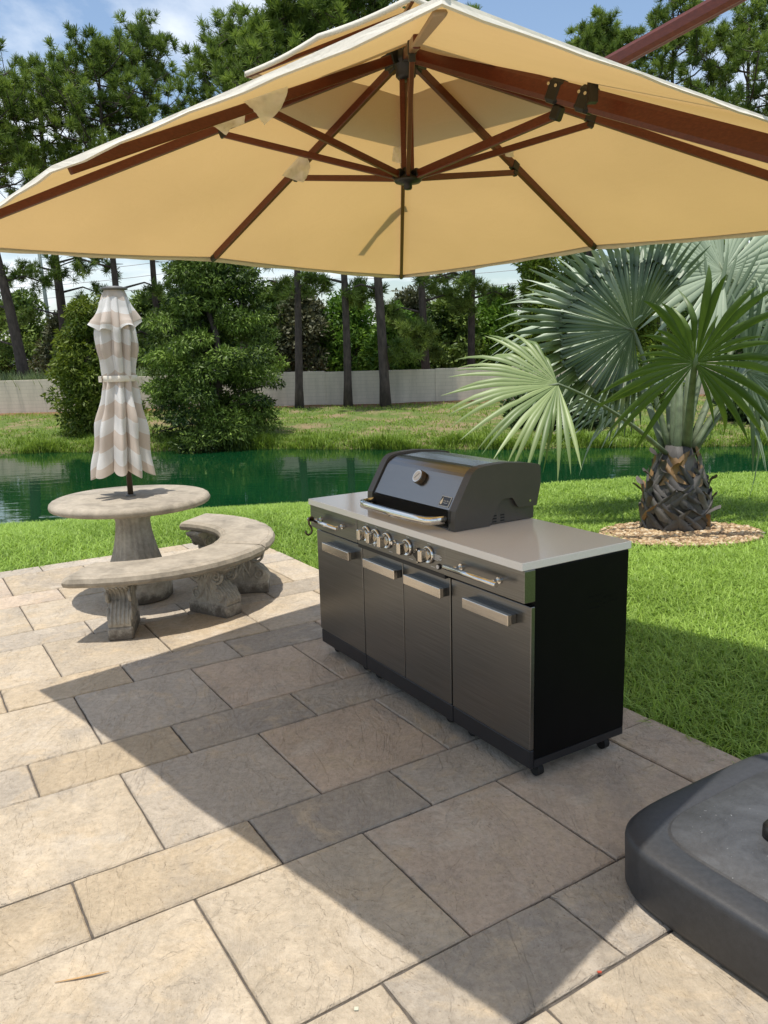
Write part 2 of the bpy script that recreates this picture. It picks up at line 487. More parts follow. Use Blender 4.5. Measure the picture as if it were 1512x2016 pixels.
M_red = simple('red_scrap', (0.40, 0.06, 0.03), 0.6)
M_paper = simple('pale_scrap', (0.5, 0.5, 0.38), 0.7)

# ------------------------------------------------------------------ mesh helpers
def fast_mesh(name, verts, faces, mat=None, tint=None, smooth=False):
    """verts (N,3), faces (M,k) with one k; tint = one float per vertex."""
    verts = np.ascontiguousarray(verts, np.float32)
    faces = np.ascontiguousarray(faces, np.int32)
    me = bpy.data.meshes.new(name)
    me.vertices.add(len(verts))
    me.vertices.foreach_set('co', verts.ravel())
    k = faces.shape[1]
    me.loops.add(faces.size)
    me.loops.foreach_set('vertex_index', faces.ravel())
    me.polygons.add(len(faces))
    me.polygons.foreach_set('loop_start', np.arange(0, faces.size, k, dtype=np.int32))
    me.update(calc_edges=True)
    me.validate()
    if tint is not None:
        a = me.attributes.new('tint', 'FLOAT', 'POINT')
        a.data.foreach_set('value', np.ascontiguousarray(tint, np.float32))
    if smooth:
        me.polygons.foreach_set('use_smooth', np.ones(len(faces), bool))
    if mat:
        me.materials.append(mat)
    return me


class MB:
    """Collects shapes into one mesh."""
    def __init__(s):
        s.v, s.f, s.m, s.t, s.sm = [], [], [], [], []

    def add(s, verts, faces, mi=0, smooth=False, tint=0.0):
        o = len(s.v)
        s.v.extend([tuple(map(float, q)) for q in verts])
        s.t.extend([tint] * len(verts))
        for f in faces:
            s.f.append(tuple(o + i for i in f))
            s.m.append(mi)
            s.sm.append(smooth)

    def box(s, lo, hi, mi=0, bev=0.0, fr=None, tint=0.0):
        """Box between two corners, edges chamfered by bev; fr maps local points."""
        (x0, y0, z0), (x1, y1, z1) = lo, hi
        b = min(bev, (x1 - x0) * .45, (y1 - y0) * .45, (z1 - z0) * .45)
        if b <= 0:
            v = [(x, y, z) for z in (z0, z1) for y in (y0, y1) for x in (x0, x1)]
            f = [(0, 2, 3, 1), (4, 5, 7, 6), (0, 1, 5, 4), (2, 6, 7, 3), (0, 4, 6, 2), (1, 3, 7, 5)]
        else:
            v, f = [], []
            def ring(z, d):
                o = len(v)
                c = b
                v.extend([(x0 + d + c, y0 + d, z), (x1 - d - c, y0 + d, z), (x1 - d, y0 + d + c, z), (x1 - d, y1 - d - c, z),
                          (x1 - d - c, y1 - d, z), (x0 + d + c, y1 - d, z), (x0 + d, y1 - d - c, z), (x0 + d, y0 + d + c, z)])
                return o
            r0, r1, r2, r3 = ring(z0, b * .6), ring(z0 + b, 0), ring(z1 - b, 0), ring(z1, b * .6)
            for a, c in ((r0, r1), (r1, r2), (r2, r3)):
                for i in range(8):
                    j = (i + 1) % 8
                    f.append((a + i, a + j, c + j, c + i))
            f.append(tuple(r0 + i for i in range(7, -1, -1)))
            f.append(tuple(r3 + i for i in range(8)))
        if fr:
            v = [fr(q) for q in v]
        s.add(v, f, mi, False, tint)

    def tube(s, pts, rad, sides=8, mi=0, cap=True, smooth=True, tint=0.0, squash=None):
        pts = [np.array(q, float) for q in pts]
        if isinstance(rad, (int, float)):
            rad = [rad] * len(pts)
        v, f = [], []
        prev = None
        for i, q in enumerate(pts):
            d = pts[min(i + 1, len(pts) - 1)] - pts[max(i - 1, 0)]
            d = d / (np.linalg.norm(d) + 1e-9)
            if prev is None:
                a = np.array([0, 0, 1.0]) if abs(d[2]) < .9 else np.array([1.0, 0, 0])
                n1 = np.cross(d, a)
            else:
                n1 = prev - d * (prev @ d)
            n1 /= np.linalg.norm(n1) + 1e-9
            prev = n1
            n2 = np.cross(d, n1)
            sq = squash or (1, 1)
            for k in range(sides):
                t = 2 * math.pi * k / sides
                v.append(q + rad[i] * (math.cos(t) * n1 * sq[0] + math.sin(t) * n2 * sq[1]))
        for i in range(len(pts) - 1):
            for k in range(sides):
                k2 = (k + 1) % sides
                f.append((i * sides + k, i * sides + k2, (i + 1) * sides + k2, (i + 1) * sides + k))
        s.add(v, f, mi, smooth, tint)
        if cap:
            o = len(s.v) - len(v)
            s.f.append(tuple(o + k for k in range(sides - 1, -1, -1))); s.m.append(mi); s.sm.append(False)
            e = o + (len(pts) - 1) * sides
            s.f.append(tuple(e + k for k in range(sides))); s.m.append(mi); s.sm.append(False)

    def bar(s, a, b, w, h, mi=0, upv=(0, 0, 1), bev=0.0):
        """Rectangular bar from a to b: w across, h along upv."""
        a, b = np.array(a, float), np.array(b, float)
        d = b - a
        L = np.linalg.norm(d)
        d /= L
        sd = np.cross(d, np.array(upv, float)); sd /= np.linalg.norm(sd) + 1e-9
        u = np.cross(sd, d)
        s.box((0, -w / 2, -h / 2), (L, w / 2, h / 2), mi, bev, fr=lambda q: a + d * q[0] + sd * q[1] + u * q[2])

    def lathe(s, prof, seg=32, c=(0, 0, 0), mi=0, smooth=True, fn=None, close=True, tint=0.0):
        v, f = [], []
        for (r, z) in prof:
            for k in range(seg):
                t = 2 * math.pi * k / seg
                rr, zz = fn(r, z, t) if fn else (r, z)
                v.append((c[0] + rr * math.cos(t), c[1] + rr * math.sin(t), c[2] + zz))
        for i in range(len(prof) - 1):
            for k in range(seg):
                k2 = (k + 1) % seg
                f.append((i * seg + k, i * seg + k2, (i + 1) * seg + k2, (i + 1) * seg + k))
        if close:
            f.append(tuple(range(seg - 1, -1, -1)))
            f.append(tuple((len(prof) - 1) * seg + k for k in range(seg)))
        s.add(v, f, mi, smooth, tint)

    def disc(s, c, axis, r, depth, seg=20, mi=0, r2=None, smooth=False):
        """Cylinder from c along axis."""
        c, a = np.array(c, float), np.array(axis, float)
        a /= np.linalg.norm(a)
        h = np.array([0, 0, 1.0]) if abs(a[2]) < .9 else np.array([1.0, 0, 0])
        x = np.cross(h, a); x /= np.linalg.norm(x)
        y = np.cross(a, x)
        v = []
        for d, rr in ((0, r), (depth, r if r2 is None else r2)):
            for k in range(seg):
                t = 2 * math.pi * k / seg
                v.append(c + a * d + rr * (math.cos(t) * x + math.sin(t) * y))
        s.add(v, [(k, (k + 1) % seg, seg + (k + 1) % seg, seg + k) for k in range(seg)], mi, smooth or seg > 12)
        s.add(v[:seg], [tuple(range(seg - 1, -1, -1))], mi)
        s.add(v[seg:], [tuple(range(seg))], mi)

    def extrude(s, poly, d0, d1, fr, mi=0):
        """Polygon (a,b) pushed from d0 to d1; fr(a,b,d) gives the point. Fan-safe through bmesh triangulation of an n-gon."""
        k = len(poly)
        v = [fr(a, b, d0) for a, b in poly] + [fr(a, b, d1) for a, b in poly]
        f = [(i, (i + 1) % k, k + (i + 1) % k, k + i) for i in range(k)]
        f += [tuple(range(k - 1, -1, -1)), tuple(range(k, 2 * k))]
        s.add(v, f, mi)

    def build(s, name, mats, parent=None, local=None):
        me = bpy.data.meshes.new(name)
        me.from_pydata(s.v, [], s.f)
        for m in (mats if isinstance(mats, (list, tuple)) else [mats]):
            me.materials.append(m)
        me.polygons.foreach_set('material_index', s.m)
        me.polygons.foreach_set('use_smooth', s.sm)
        if any(s.t):
            a = me.attributes.new('tint', 'FLOAT', 'POINT')
            a.data.foreach_set('value', s.t)
        import bmesh
        bm = bmesh.new(); bm.from_mesh(me)
        bmesh.ops.recalc_face_normals(bm, faces=bm.faces)
        bm.to_mesh(me); bm.free()
        me.update()
        return link(name, me, parent)


def link(name, me, parent=None, loc=None):
    o = bpy.data.objects.new(name, me)
    COL.objects.link(o)
    if loc is not None:
        o.location = loc
    if parent is not None:
        o.parent = parent
    return o


def thing(name, label, cat, loc=(0, 0, 0), rz=0.0, group=None):
    o = bpy.data.objects.new(name, None)
    COL.objects.link(o)
    o.location = loc
    o.rotation_euler = (0, 0, rz)
    o['label'], o['category'] = label, cat
    if group:
        o['group'] = group
    return o


def tag(o, label=None, cat=None, group=None, kind=None):
    for k, v in (('label', label), ('category', cat), ('group', group), ('kind', kind)):
        if v:
            o[k] = v
    return o


# ------------------------------------------------------------------ ground, pond
LIPX = [-40, -9, -5.3, -4.5, -3.35, -2.3, -1.2, 2.75, 4.2, 6.7, 11, 40]
LIPY = [6.0, 9.9, 10.6, 10.74, 11.1, 11.4, 11.6, 12.85, 13.25, 13.5, 13.7, 13.7]
FARX = [-60, -20, -11.6, -9.3, -6.4, -2.9, 0.7, 3.5, 7.2, 10.3, 18, 60]
FARY = [26, 24.6, 23.84, 23.7, 23.3, 23.2, 22.0, 21.5, 21.05, 20.8, 20.3, 19]
WATER_Z = -0.9
C0, R0, W = 0.6272, 1.2606, 0.612
E_EDGE, N_EDGE = C0 + 3.5 * W, 6.98


def wob(x, y, s=1.0, a=1.0):
    return a * (np.sin(x * 1.3 * s + 1.7 * np.sin(y * .9 * s)) * .5 + np.sin(y * 1.9 * s + 2.1 * np.sin(x * .7 * s)) * .3 + np.sin((x + y) * 3.7 * s) * .2)


def height(x, y):
    x, y = np.asarray(x, float), np.asarray(y, float)
    yl = np.interp(x, LIPX, LIPY) + wob(x, x * 0, 1.2, .10)
    yf = np.interp(x, FARX, FARY) + wob(x, x * 0 + 3, .9, .22)
    yp = np.minimum((N_EDGE - N1[0] * x) / N1[1], (E_EDGE - E1[0] * x) / E1[1])
    L = np.clip(np.minimum(9.5, yl - yp), 2.0, 9.5)
    s = np.clip(1 - (yl - y) / L, 0, 1)
    z = -0.035 - 0.465 * s ** 2
    drop = np.clip((y - yl) / 1.3, 0, 1)
    z = z - 0.95 * drop * drop * (3 - 2 * drop)
    d = y - yf
    far = np.where(d < 0, -0.9 + 0.45 * np.maximum(d, -1.3), -0.9 + 0.16 * np.clip(d / .35, 0, 1) + (0.54) * np.clip((d - .35) / (33 - yf - .35), 0, 1) ** .9)
    far = far + np.where(d > .3, wob(x, y, .8, .035), 0)
    z = np.where(y > (yl + yf) / 2, np.maximum(z, far), z)
    return z


def patch(x, y):
    return (E1[0] * x + E1[1] * y < E_EDGE) & (N1[0] * x + N1[1] * y < N_EDGE)


xs = np.concatenate([np.linspace(-400, -45, 14), np.linspace(-40, -14, 40), np.linspace(-13.5, 14, 150), np.linspace(14.6, 45, 44), np.linspace(60, 400, 12)])
ys = np.concatenate([np.linspace(-60, -2, 8), np.linspace(-1, 34, 190), np.linspace(35, 60, 16), np.linspace(70, 900, 12)])
GX, GY = np.meshgrid(xs, ys)
GZ = height(GX, GY)
nx, ny = len(xs), len(ys)
idx = np.arange(nx * ny).reshape(ny, nx)
q = np.stack([idx[:-1, :-1], idx[:-1, 1:], idx[1:, 1:], idx[1:, :-1]], -1).reshape(-1, 4)
ground = link('ground', fast_mesh('ground', np.stack([GX, GY, GZ], -1).reshape(-1, 3), q, M_ground, smooth=True))
tag(ground, 'sloping lawn soil and pond banks', kind='structure')
wv = [(-90, 5, WATER_Z), (90, 5, WATER_Z), (90, 30, WATER_Z), (-90, 30, WATER_Z)]
water = link('water', fast_mesh('water', wv, [(0, 1, 2, 3)], M_water))
tag(water, 'still dark green pond water reflecting trees and wall', kind='structure')

# ------------------------------------------------------------------ patio
pal = {'cream': (0.52, 0.435, 0.325), 'gold': (0.49, 0.395, 0.275), 'grey': (0.475, 0.41, 0.33), 'rose': (0.56, 0.445, 0.335), 'blue': (0.42, 0.36, 0.285)}


SLABS = {(0, 0, -1): 'cream', (0, 0, 0): 'cream', (0, 0, 1): 'rose', (0, 0, 2): 'rose', (0, 1, 0): 'cream', (0, 1, 1): 'blue', (0, 1, 2): 'grey', (1, 1, -1): 'gold', (1, 1, 0): 'gold', (1, 1, 1): 'blue', (1, 1, 2): 'grey',
         (1, 0, -1): 'cream', (1, 0, 0): 'grey', (1, 0, 1): 'rose', (1, 0, 2): 'grey', (2, 1, -1): 'grey', (2, 1, 0): 'gold', (2, 1, 1): 'blue', (2, 1, 2): 'grey', (2, 0, -1): 'cream', (2, 0, 0): 'grey', (2, 0, 1): 'rose', (2, 0, 2): 'rose',
         (3, 1, 0): 'gold', (3, 1, 1): 'grey', (3, 1, 2): 'blue', (3, 0, -1): 'cream', (3, 0, 0): 'cream', (3, 0, 1): 'gold', (-1, 0, 0): 'cream', (-1, 0, 1): 'cream', (-1, 0, 2): 'cream', (4, 1, 0): 'grey', (4, 1, 1): 'grey', (4, 0, 0): 'cream', (4, 0, 1): 'cream', (4, 0, 2): 'gold'}


def slab(V, Fc, T, e0, e1, n0, n1, small, ident):
    if min(e1 - e0, n1 - n0) < .05:
        return
    r = rng.rand()
    key = ('grey' if r < .4 else 'blue' if r < .55 else 'gold' if r < .75 else 'rose') if small else ('cream' if r < .5 else 'gold' if r < .72 else 'rose' if r < .9 else 'grey')
    key = SLABS.get(ident, key)
    col = np.array(pal[key]) * (1 + rng.uniform(-.07, .07))
    g, ch = 0.0028, 0.005
    zt = rng.uniform(-.002, .002)
    K = 11
    tl = np.linspace(0, 1, K)
    per = [(e0 + (e1 - e0) * t, n0) for t in tl[:-1]] + [(e1, n0 + (n1 - n0) * t) for t in tl[:-1]] + [(e1 + (e0 - e1) * t, n1) for t in tl[:-1]] + [(e0, n1 + (n0 - n1) * t) for t in tl[:-1]]
    per = np.array(per)
    ce = np.array([(e0 + e1) / 2, (n0 + n1) / 2])
    ax = np.sign(per - ce) * (np.abs(per - ce) > np.array([(e1 - e0), (n1 - n0)]) * .4999)
    o = len(V)
    m = len(per)
    jit = (rng.uniform(0, .0022, m) + .003 * (rng.rand(m) < .12) * rng.rand(m))[:, None]
    for inset, z in ((g, -.02), (g, zt - ch), (g + ch, zt)):
        pp = per - ax * (inset + jit)
        for a, b in pp:
            xy = E1 * a + N1 * b
            V.append((xy[0], xy[1], z))
            T.append((*col, 1))
    for a in range(2):
        for i in range(m):
            j = (i + 1) % m
            Fc.append((o + a * m + i, o + a * m + j, o + (a + 1) * m + j, o + (a + 1) * m + i))
    Fc.append(tuple(o + 2 * m + i for i in range(m)))


V, Fc, T = [], [], []
E_MIN, N_MIN = -8.5, -3.5
nn, small = R0 - 4.5 * W * 1.0, None
# rows repeat: small strip (half a module) then square row (one module); joint i=0 starts a small strip
k0 = -4
for k in range(k0, 8):
    a = R0 + 1.5 * W * k
    for lo, hi, sm in ((a, a + .5 * W, True), (a + .5 * W, a + 1.5 * W, False)):
        if lo > N_EDGE - .05:
            continue
        hi = min(hi, N_EDGE)
        off = C0 + (-.5 * W if sm else 0)
        j = math.floor((E_MIN - off) / W)
        while off + j * W < E_EDGE - .02:
            slab(V, Fc, T, off + j * W, min(off + (j + 1) * W, E_EDGE), lo, hi, sm, (k, int(sm), j))
            j += 1
me = bpy.data.meshes.new('patio')
me.from_pydata(V, [], Fc)
me.materials.append(M_paver)
ca = me.attributes.new('tint', 'FLOAT_COLOR', 'POINT')
ca.data.foreach_set('color', np.array(T, np.float32).ravel())
patio = link('patio', me)
tag(patio, 'stone patio of square and half width cleft pavers in cream, gold and grey', kind='structure')
b = MB()
b.box((E_MIN - .7, R0 - 6 * W - .05, -.12), (E_EDGE - .004, N_EDGE - .004, -.011), fr=lambda q: (*(E1 * q[0] + N1 * q[1]), q[2]))
tag(b.build('patio_bed', M_joint), 'dark jointing bed under the pavers', kind='structure')


# ------------------------------------------------------------------ grass
def blades(x, y, z, hgt, wid, lean, tint, r):
    """Bent grass blades: 5 points each, faces as quads (the tip doubled as a thin quad)."""
    n_ = len(x)
    a = r.uniform(0, 2 * np.pi, n_)
    d = np.stack([np.cos(a), np.sin(a)], 1)
    sd = np.stack([-d[:, 1], d[:, 0]], 1)
    P = np.zeros((n_, 6, 3))
    for i, (t, wf) in enumerate(((0, .8), (.55, 1.0), (1.0, .12))):
        bend = lean * hgt * t ** 2
        zc = hgt * (t - .32 * np.clip(lean, 0, 1.5) * t ** 2)
        cx = x + d[:, 0] * bend
        cy = y + d[:, 1] * bend
        for s_, sg in ((0, -1), (1, 1)):
            P[:, i * 2 + s_, 0] = cx + sd[:, 0] * wid * wf * .5 * sg
            P[:, i * 2 + s_, 1] = cy + sd[:, 1] * wid * wf * .5 * sg
            P[:, i * 2 + s_, 2] = z + zc
    base = (np.arange(n_) * 6)[:, None]
    f = np.concatenate([base + np.array([[0, 1, 3, 2]]), base + np.array([[2, 3, 5, 4]])])
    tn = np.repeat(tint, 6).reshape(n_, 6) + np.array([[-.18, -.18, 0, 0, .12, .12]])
    return P.reshape(-1, 3), f, np.clip(tn, 0, 1).ravel()


def scatter(n_, x0, x1, y0, y1, r):
    return r.uniform(x0, x1, n_), r.uniform(y0, y1, n_)


r = np.random.RandomState(5)
PV, PF, PT, cnt = [], [], [], 0
PALM_XY = np.array([2.93, 7.72])
RING_C = np.array([2.86, 7.42])
for (x0, x1, y0, y1, dens, hg, wd) in ((-8, -.2, 5.2, 12.6, 2300, .075, .0075), (-1.2, 4.5, 1.0, 6.5, 5200, .075, .0062), (-.6, 7.5, 5.5, 9.5, 2600, .07, .0085), (-.6, 11.5, 9.5, 14.2, 1300, .075, .0125), (4.5, 8.5, 2.5, 5.5, 900, .07, .009)):
    n_ = int((x1 - x0) * (y1 - y0) * dens)
    x, y = scatter(n_, x0, x1, y0, y1, r)
    ce, cnn = E1[0] * x + E1[1] * y, N1[0] * x + N1[1] * y
    yl = np.interp(x, LIPX, LIPY)
    ok = ~((ce < E_EDGE - .004) & (cnn < N_EDGE - .004)) & (y < yl + .55)
    rr = np.hypot((x - RING_C[0]) / .75, (y - RING_C[1]) / .64)
    ok &= rr > 1 + .05 * np.sin(7 * np.arctan2(y - RING_C[1], x - RING_C[0]))
    ok &= (np.abs(x) < y * .62 + 2.2)
    x, y = x[ok], y[ok]
    n_ = len(x)
    pt = .5 + .5 * wob(x, y, .9, 1.0)
    tnt = np.clip(.42 + .24 * r.randn(n_) + .42 * (pt - .5) + .12 * wob(x * 3, y * 3, 1.7), .02, 1)
    h_ = hg * r.uniform(.55, 1.25, n_) * (1 + .25 * (pt - .5))
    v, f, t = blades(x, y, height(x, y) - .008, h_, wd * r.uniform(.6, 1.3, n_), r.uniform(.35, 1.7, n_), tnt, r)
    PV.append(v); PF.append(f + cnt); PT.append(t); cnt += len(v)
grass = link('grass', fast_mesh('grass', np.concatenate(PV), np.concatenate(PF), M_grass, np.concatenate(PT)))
tag(grass, 'bright green mown lawn around the patio', kind='stuff')

PV, PF, PT, cnt = [], [], [], 0
n_ = 90000
x = r.uniform(-19, 19, n_)
d = np.abs(r.randn(n_)) * 1.5 - .12
yf = np.interp(x, FARX, FARY) + wob(x, x * 0 + 3, .9, .22)
y = yf + d
keep = (r.rand(n_) < np.clip(.35 + .5 * wob(x * .6, y * .6, 1.3) + np.exp(-d * 1.1) * .55, 0.03, 1)) & (d < 9)
x, y, d = x[keep], y[keep], d[keep]
hh = (.07 + .24 * np.exp(-np.maximum(d, 0) * 1.0)) * r.uniform(.4, 1.5, len(x)) * np.clip(.75 + .9 * wob(x * 1.3, y * 1.6, 1.6), .2, 1.8)
v, f, t = blades(x, y, height(x, y) - .02, hh, .022 * r.uniform(.6, 1.4, len(x)), r.uniform(.1, 1.0, len(x)), np.clip(.55 + .22 * r.randn(len(x)) - .05 * d, 0, 1), r)
PV.append(v); PF.append(f); PT.append(t); cnt = len(v)
n_ = 60000
x = r.uniform(-19, 19, n_)
yf = np.interp(x, FARX, FARY)
y = yf + r.rand(n_) * (32.4 - yf)
keep = r.rand(n_) < np.clip(.45 + .6 * wob(x * .7, y * .9, 1.0), .08, 1)
x, y = x[keep], y[keep]
v, f, t = blades(x, y, height(x, y) - .02, r.uniform(.06, .16, len(x)), .022 * r.uniform(.6, 1.4, len(x)), r.uniform(.2, 1.2, len(x)), np.clip(.6 + .25 * r.randn(len(x)), 0, 1), r)
PV.append(v); PF.append(f + cnt); PT.append(t)
tag(link('bank_grass', fast_mesh('bank_grass', np.concatenate(PV), np.concatenate(PF), M_weed, np.concatenate(PT))), 'rough grass and weeds on the far pond bank', kind='stuff')
n_ = 7000
x = r.uniform(-19, -8, n_); y = r.uniform(33.5, 36, n_)
v, f, t = blades(x, y, np.full(n_, -.25), r.uniform(1.0, 2.0, n_), .05 * r.uniform(.6, 1.4, n_), r.uniform(.1, .6, n_), np.clip(.55 + .3 * r.randn(n_), 0, 1), r)
tag(link('reeds', fast_mesh('reeds', v, f, M_reed, t)), 'tall pale reeds growing behind the garden wall', kind='stuff')

# ------------------------------------------------------------------ foliage generators
def leaf_cloud(cen, out, length, width, r, droop=0.0, jit=.9):
    """Diamond leaves at cen pointing roughly along out."""
    n_ = len(cen)
    d = out + jit * r.randn(n_, 3)
    d[:, 2] -= droop
    d /= np.linalg.norm(d, axis=1)[:, None] + 1e-9
    a = r.randn(n_, 3)
    s_ = np.cross(d, a)
    s_ /= np.linalg.norm(s_, axis=1)[:, None] + 1e-9
    L = (length * r.uniform(.6, 1.35, n_))[:, None]
    Wd = (width * r.uniform(.7, 1.3, n_))[:, None]
    P = np.stack([cen, cen + d * L * .45 + s_ * Wd * .5, cen + d * L, cen + d * L * .45 - s_ * Wd * .5], 1)
    f = np.arange(n_ * 4).reshape(n_, 4)
    return P.reshape(-1, 3), f


def lumps_crown(lumps, per, length, width, seed, droop=0.0, shell=.55, jit=.9):
    """lumps: rows (x,y,z,rx,ry,rz). Leaves gather on the outer shells of the lumps; tint varies by lump and leaf."""
    r = np.random.RandomState(seed)
    C, O, T = [], [], []
    for (x, y, z, a, b_, c_) in lumps:
        m = int(per * (a * b_ * c_) ** .667 / .7) + 6
        u = r.randn(m, 3)
        u /= np.linalg.norm(u, axis=1)[:, None]
        rad = shell + (1 - shell) * r.rand(m) ** .6
        rad *= 1 + .22 * np.sin(u[:, 0] * 5 + x) * np.sin(u[:, 2] * 4 + z)
        C.append(np.array([x, y, z]) + u * rad[:, None] * np.array([a, b_, c_]))
        O.append(u)
        T.append(np.clip(r.uniform(.0, .85) + .2 * r.randn(m), 0, 1))
    C, O, T = map(np.concatenate, (C, O, T))
    v, f = leaf_cloud(C, O, length, width, r, droop, jit)
    return v, f, np.repeat(T, 4)


def make_lumps(seed, rx, ry, zb, zt, nl, size, shape='oval'):
    r = np.random.RandomState(seed)
    out = []
    for i in range(nl):
        t = (i + r.rand()) / nl
        z = zb + (zt - zb) * t
        if shape == 'cone':
            k = max(.12, 1.05 * (1 - t) ** .75)
        elif shape == 'egg':
            k = max(.2, math.sin(math.pi * min(1, .30 + .62 * t)) * (1 - .35 * max(0, t - .45)))
        elif shape == 'pillar':
            k = max(.15, (1 - t ** 3)) * (.75 + .25 * math.sin(9 * t + seed))
        else:
            k = max(.2, math.sin(math.pi * min(.97, .18 + .78 * t)))
        a = r.uniform(0, 2 * math.pi)
        q_ = math.sqrt(r.rand()) * .95 if shape != 'egg' else (r.uniform(.62, 1.05) if r.rand() < .75 else r.uniform(0, .6))
        s_ = size * (r.uniform(.65, 1.3) if shape != 'egg' else r.uniform(.55, 1.5))
        out.append((rx * k * q_ * math.cos(a), ry * k * q_ * math.sin(a), z, s_, s_, s_ * (.42 if shape == 'egg' else .75)))
    return out


def broad_tree(name, label, cat, x, y, zg, rx, zb, zt, nl, size, per, ll, lw, mat, seed, group=None, shape='oval', droop=0.0, trunk_r=.12):
    t = thing(name, label, cat, (x, y, zg), 0, group)
    L = make_lumps(seed, rx, rx, zb, zt, nl, size, shape)
    v, f, tn = lumps_crown(L, per, ll, lw, seed + 1, droop)
    link('crown', fast_mesh('crown', v, f, mat, tn), t)
    b = MB()
    r = np.random.RandomState(seed)
    top = zb + (zt - zb) * .7
    pts = [(0, 0, -.3)] + [(.15 * r.randn() * k, .15 * r.randn() * k, top * k / 4) for k in range(1, 5)]
    b.tube(pts, [trunk_r * 1.2, trunk_r, trunk_r * .8, trunk_r * .55, trunk_r * .25], 7)
    for i in range(min(14, nl)):
        lx, ly, lz = L[i * len(L) // min(14, nl)][:3]
        k = max(.15, min(.85, (lz - .4 * rx * .4) / max(top, .1) * .8))
        s0 = np.array([0, 0, top * k])
        b.tube([s0, (s0 + np.array([lx, ly, lz])) / 2 + np.array([0, 0, .1]), (lx, ly, lz)], [trunk_r * .4, trunk_r * .25, trunk_r * .1], 5)
    b.build('trunk', M_bark, t)
    return t


def pine(label, px, py, dist, lean, top_z, crown_z0, crad, seed, r0=.2, low=(), tufts=560, group='tall pines along the garden wall'):
    """Tall pine: trunk with bare lower stubs, limbs, and needle tufts gathered into upward clumps."""
    r = np.random.RandomState(seed)
    base = at_y(px, py, dist)
    t = thing('pine_tree', label, 'tree', tuple(base), 0, group)
    H = top_z - base[2]
    b = MB()
    def axis(z):
        k = z / H
        return np.array([lean * H * k + .25 * math.sin(3 * k + seed), .15 * math.sin(4 * k + seed * 2), z])
    zz = np.linspace(-.3, H * .97, 14)
    b.tube([axis(z) for z in zz], [max(.03, r0 * (1.25 if i == 0 else 1) * (1 - .82 * max(0, z) / H)) for i, z in enumerate(zz)], 9)
    cz0 = crown_z0 - base[2]
    tips = []
    nl = 30
    for i in range(nl):
        k = (i + r.rand()) / nl
        z = cz0 + (H - cz0) * k
        prof = (.55 + .6 * math.sin(math.pi * min(1, .25 + .7 * k))) * (1 - .55 * k ** 2.2)
        L = crad * prof * r.uniform(.6, 1.15)
        a = i * 2.4 + r.uniform(-.5, .5)
        s0 = axis(z * .96)
        rise = r.uniform(.15, .55) * L
        e = s0 + np.array([math.cos(a) * L, math.sin(a) * L, rise])
        mid = (s0 + e) / 2 + np.array([0, 0, -.08 * L])
        b.tube([s0, mid, e], [.055 * (1.2 - k * .6), .035, .015], 5)
        for j in range(int(5 + 6 * r.rand())):
            q_ = r.uniform(.35, 1.0) ** .8
            p0 = s0 + (e - s0) * q_
            p1 = p0 + np.array([r.randn() * .45, r.randn() * .45, r.uniform(.2, 1.0)])
            b.tube([p0, (p0 + p1) / 2 + np.array([0, 0, -.06]), p1], [.018, .014, .008], 4, cap=False)
            tips.append((p0 * .35 + p1 * .65, p1))
        tips.append((mid, e))
    for (lz, la, ll, nt) in low:                      # bare low limbs with a few tufts
        s0 = axis(lz - base[2])
        e = s0 + np.array([math.cos(la) * ll, math.sin(la) * ll, -.05 * ll])
        m1 = s0 + (e - s0) * .5 + np.array([0, 0, .16 * ll])
        b.tube([s0, m1, e], [.06, .04, .015], 5)
        for j in range(nt):
            q_ = r.uniform(.45, 1.05)
            p0 = s0 + (e - s0) * min(q_, 1) + np.array([0, 0, .1 * ll * (1 - abs(2 * q_ - 1))])
            p1 = p0 + np.array([r.randn() * .4, r.randn() * .4, r.uniform(-.55, .35)])
            b.tube([p0, p1], [.015, .006], 4, cap=False)
            tips.append((p0, p1))
    for i in range(6):                                # broken stubs
        z = r.uniform(.25, .6) * H
        a = r.uniform(0, 6.28)
        s0 = axis(z)
        b.tube([s0, s0 + np.array([math.cos(a) * .5, math.sin(a) * .5, r.uniform(-.1, .15)])], [.03, .012], 5)
    b.build('trunk', M_bark, t)
    per = max(2, int(tufts * 2.1 / len(tips)) + 1)
    cen, dirs, tv = [], [], []
    for (a, e) in tips:
        tone = r.uniform(.2, .75)
        for j in range(per):
            cen.append(a + (e - a) * r.uniform(.30, 1.10) + r.randn(3) * .10)
            dirs.append((e - a) / (np.linalg.norm(e - a) + 1e-6) * .7 + np.array([0, 0, .45]))
            tv.append(tone + .12 * r.randn())
    cen, dirs, tv = np.array(cen), np.array(dirs), np.array(tv)
    K = 40
    m = len(cen)
    C = np.repeat(cen, K, 0)
    d = np.repeat(dirs, K, 0) + .85 * r.randn(m * K, 3)
    d /= np.linalg.norm(d, axis=1)[:, None]
    s_ = np.cross(d, r.randn(m * K, 3))
    s_ /= np.linalg.norm(s_, axis=1)[:, None]
    L = r.uniform(.20, .36, m * K)[:, None]
    w_ = .0135
    P = np.stack([C - s_ * w_, C + s_ * w_, C + d * L + s_ * w_ * .5, C + d * L - s_ * w_ * .5], 1).reshape(-1, 3)
    link('crown', fast_mesh('crown', P, np.arange(m * K * 4).reshape(-1, 4), M_pine, np.repeat(np.clip(np.repeat(tv, K) + .15 * r.randn(m * K), 0, 1), 4)), t)
    return t


def T_(px, py, d):
    return at_y(px, py, d)[2]


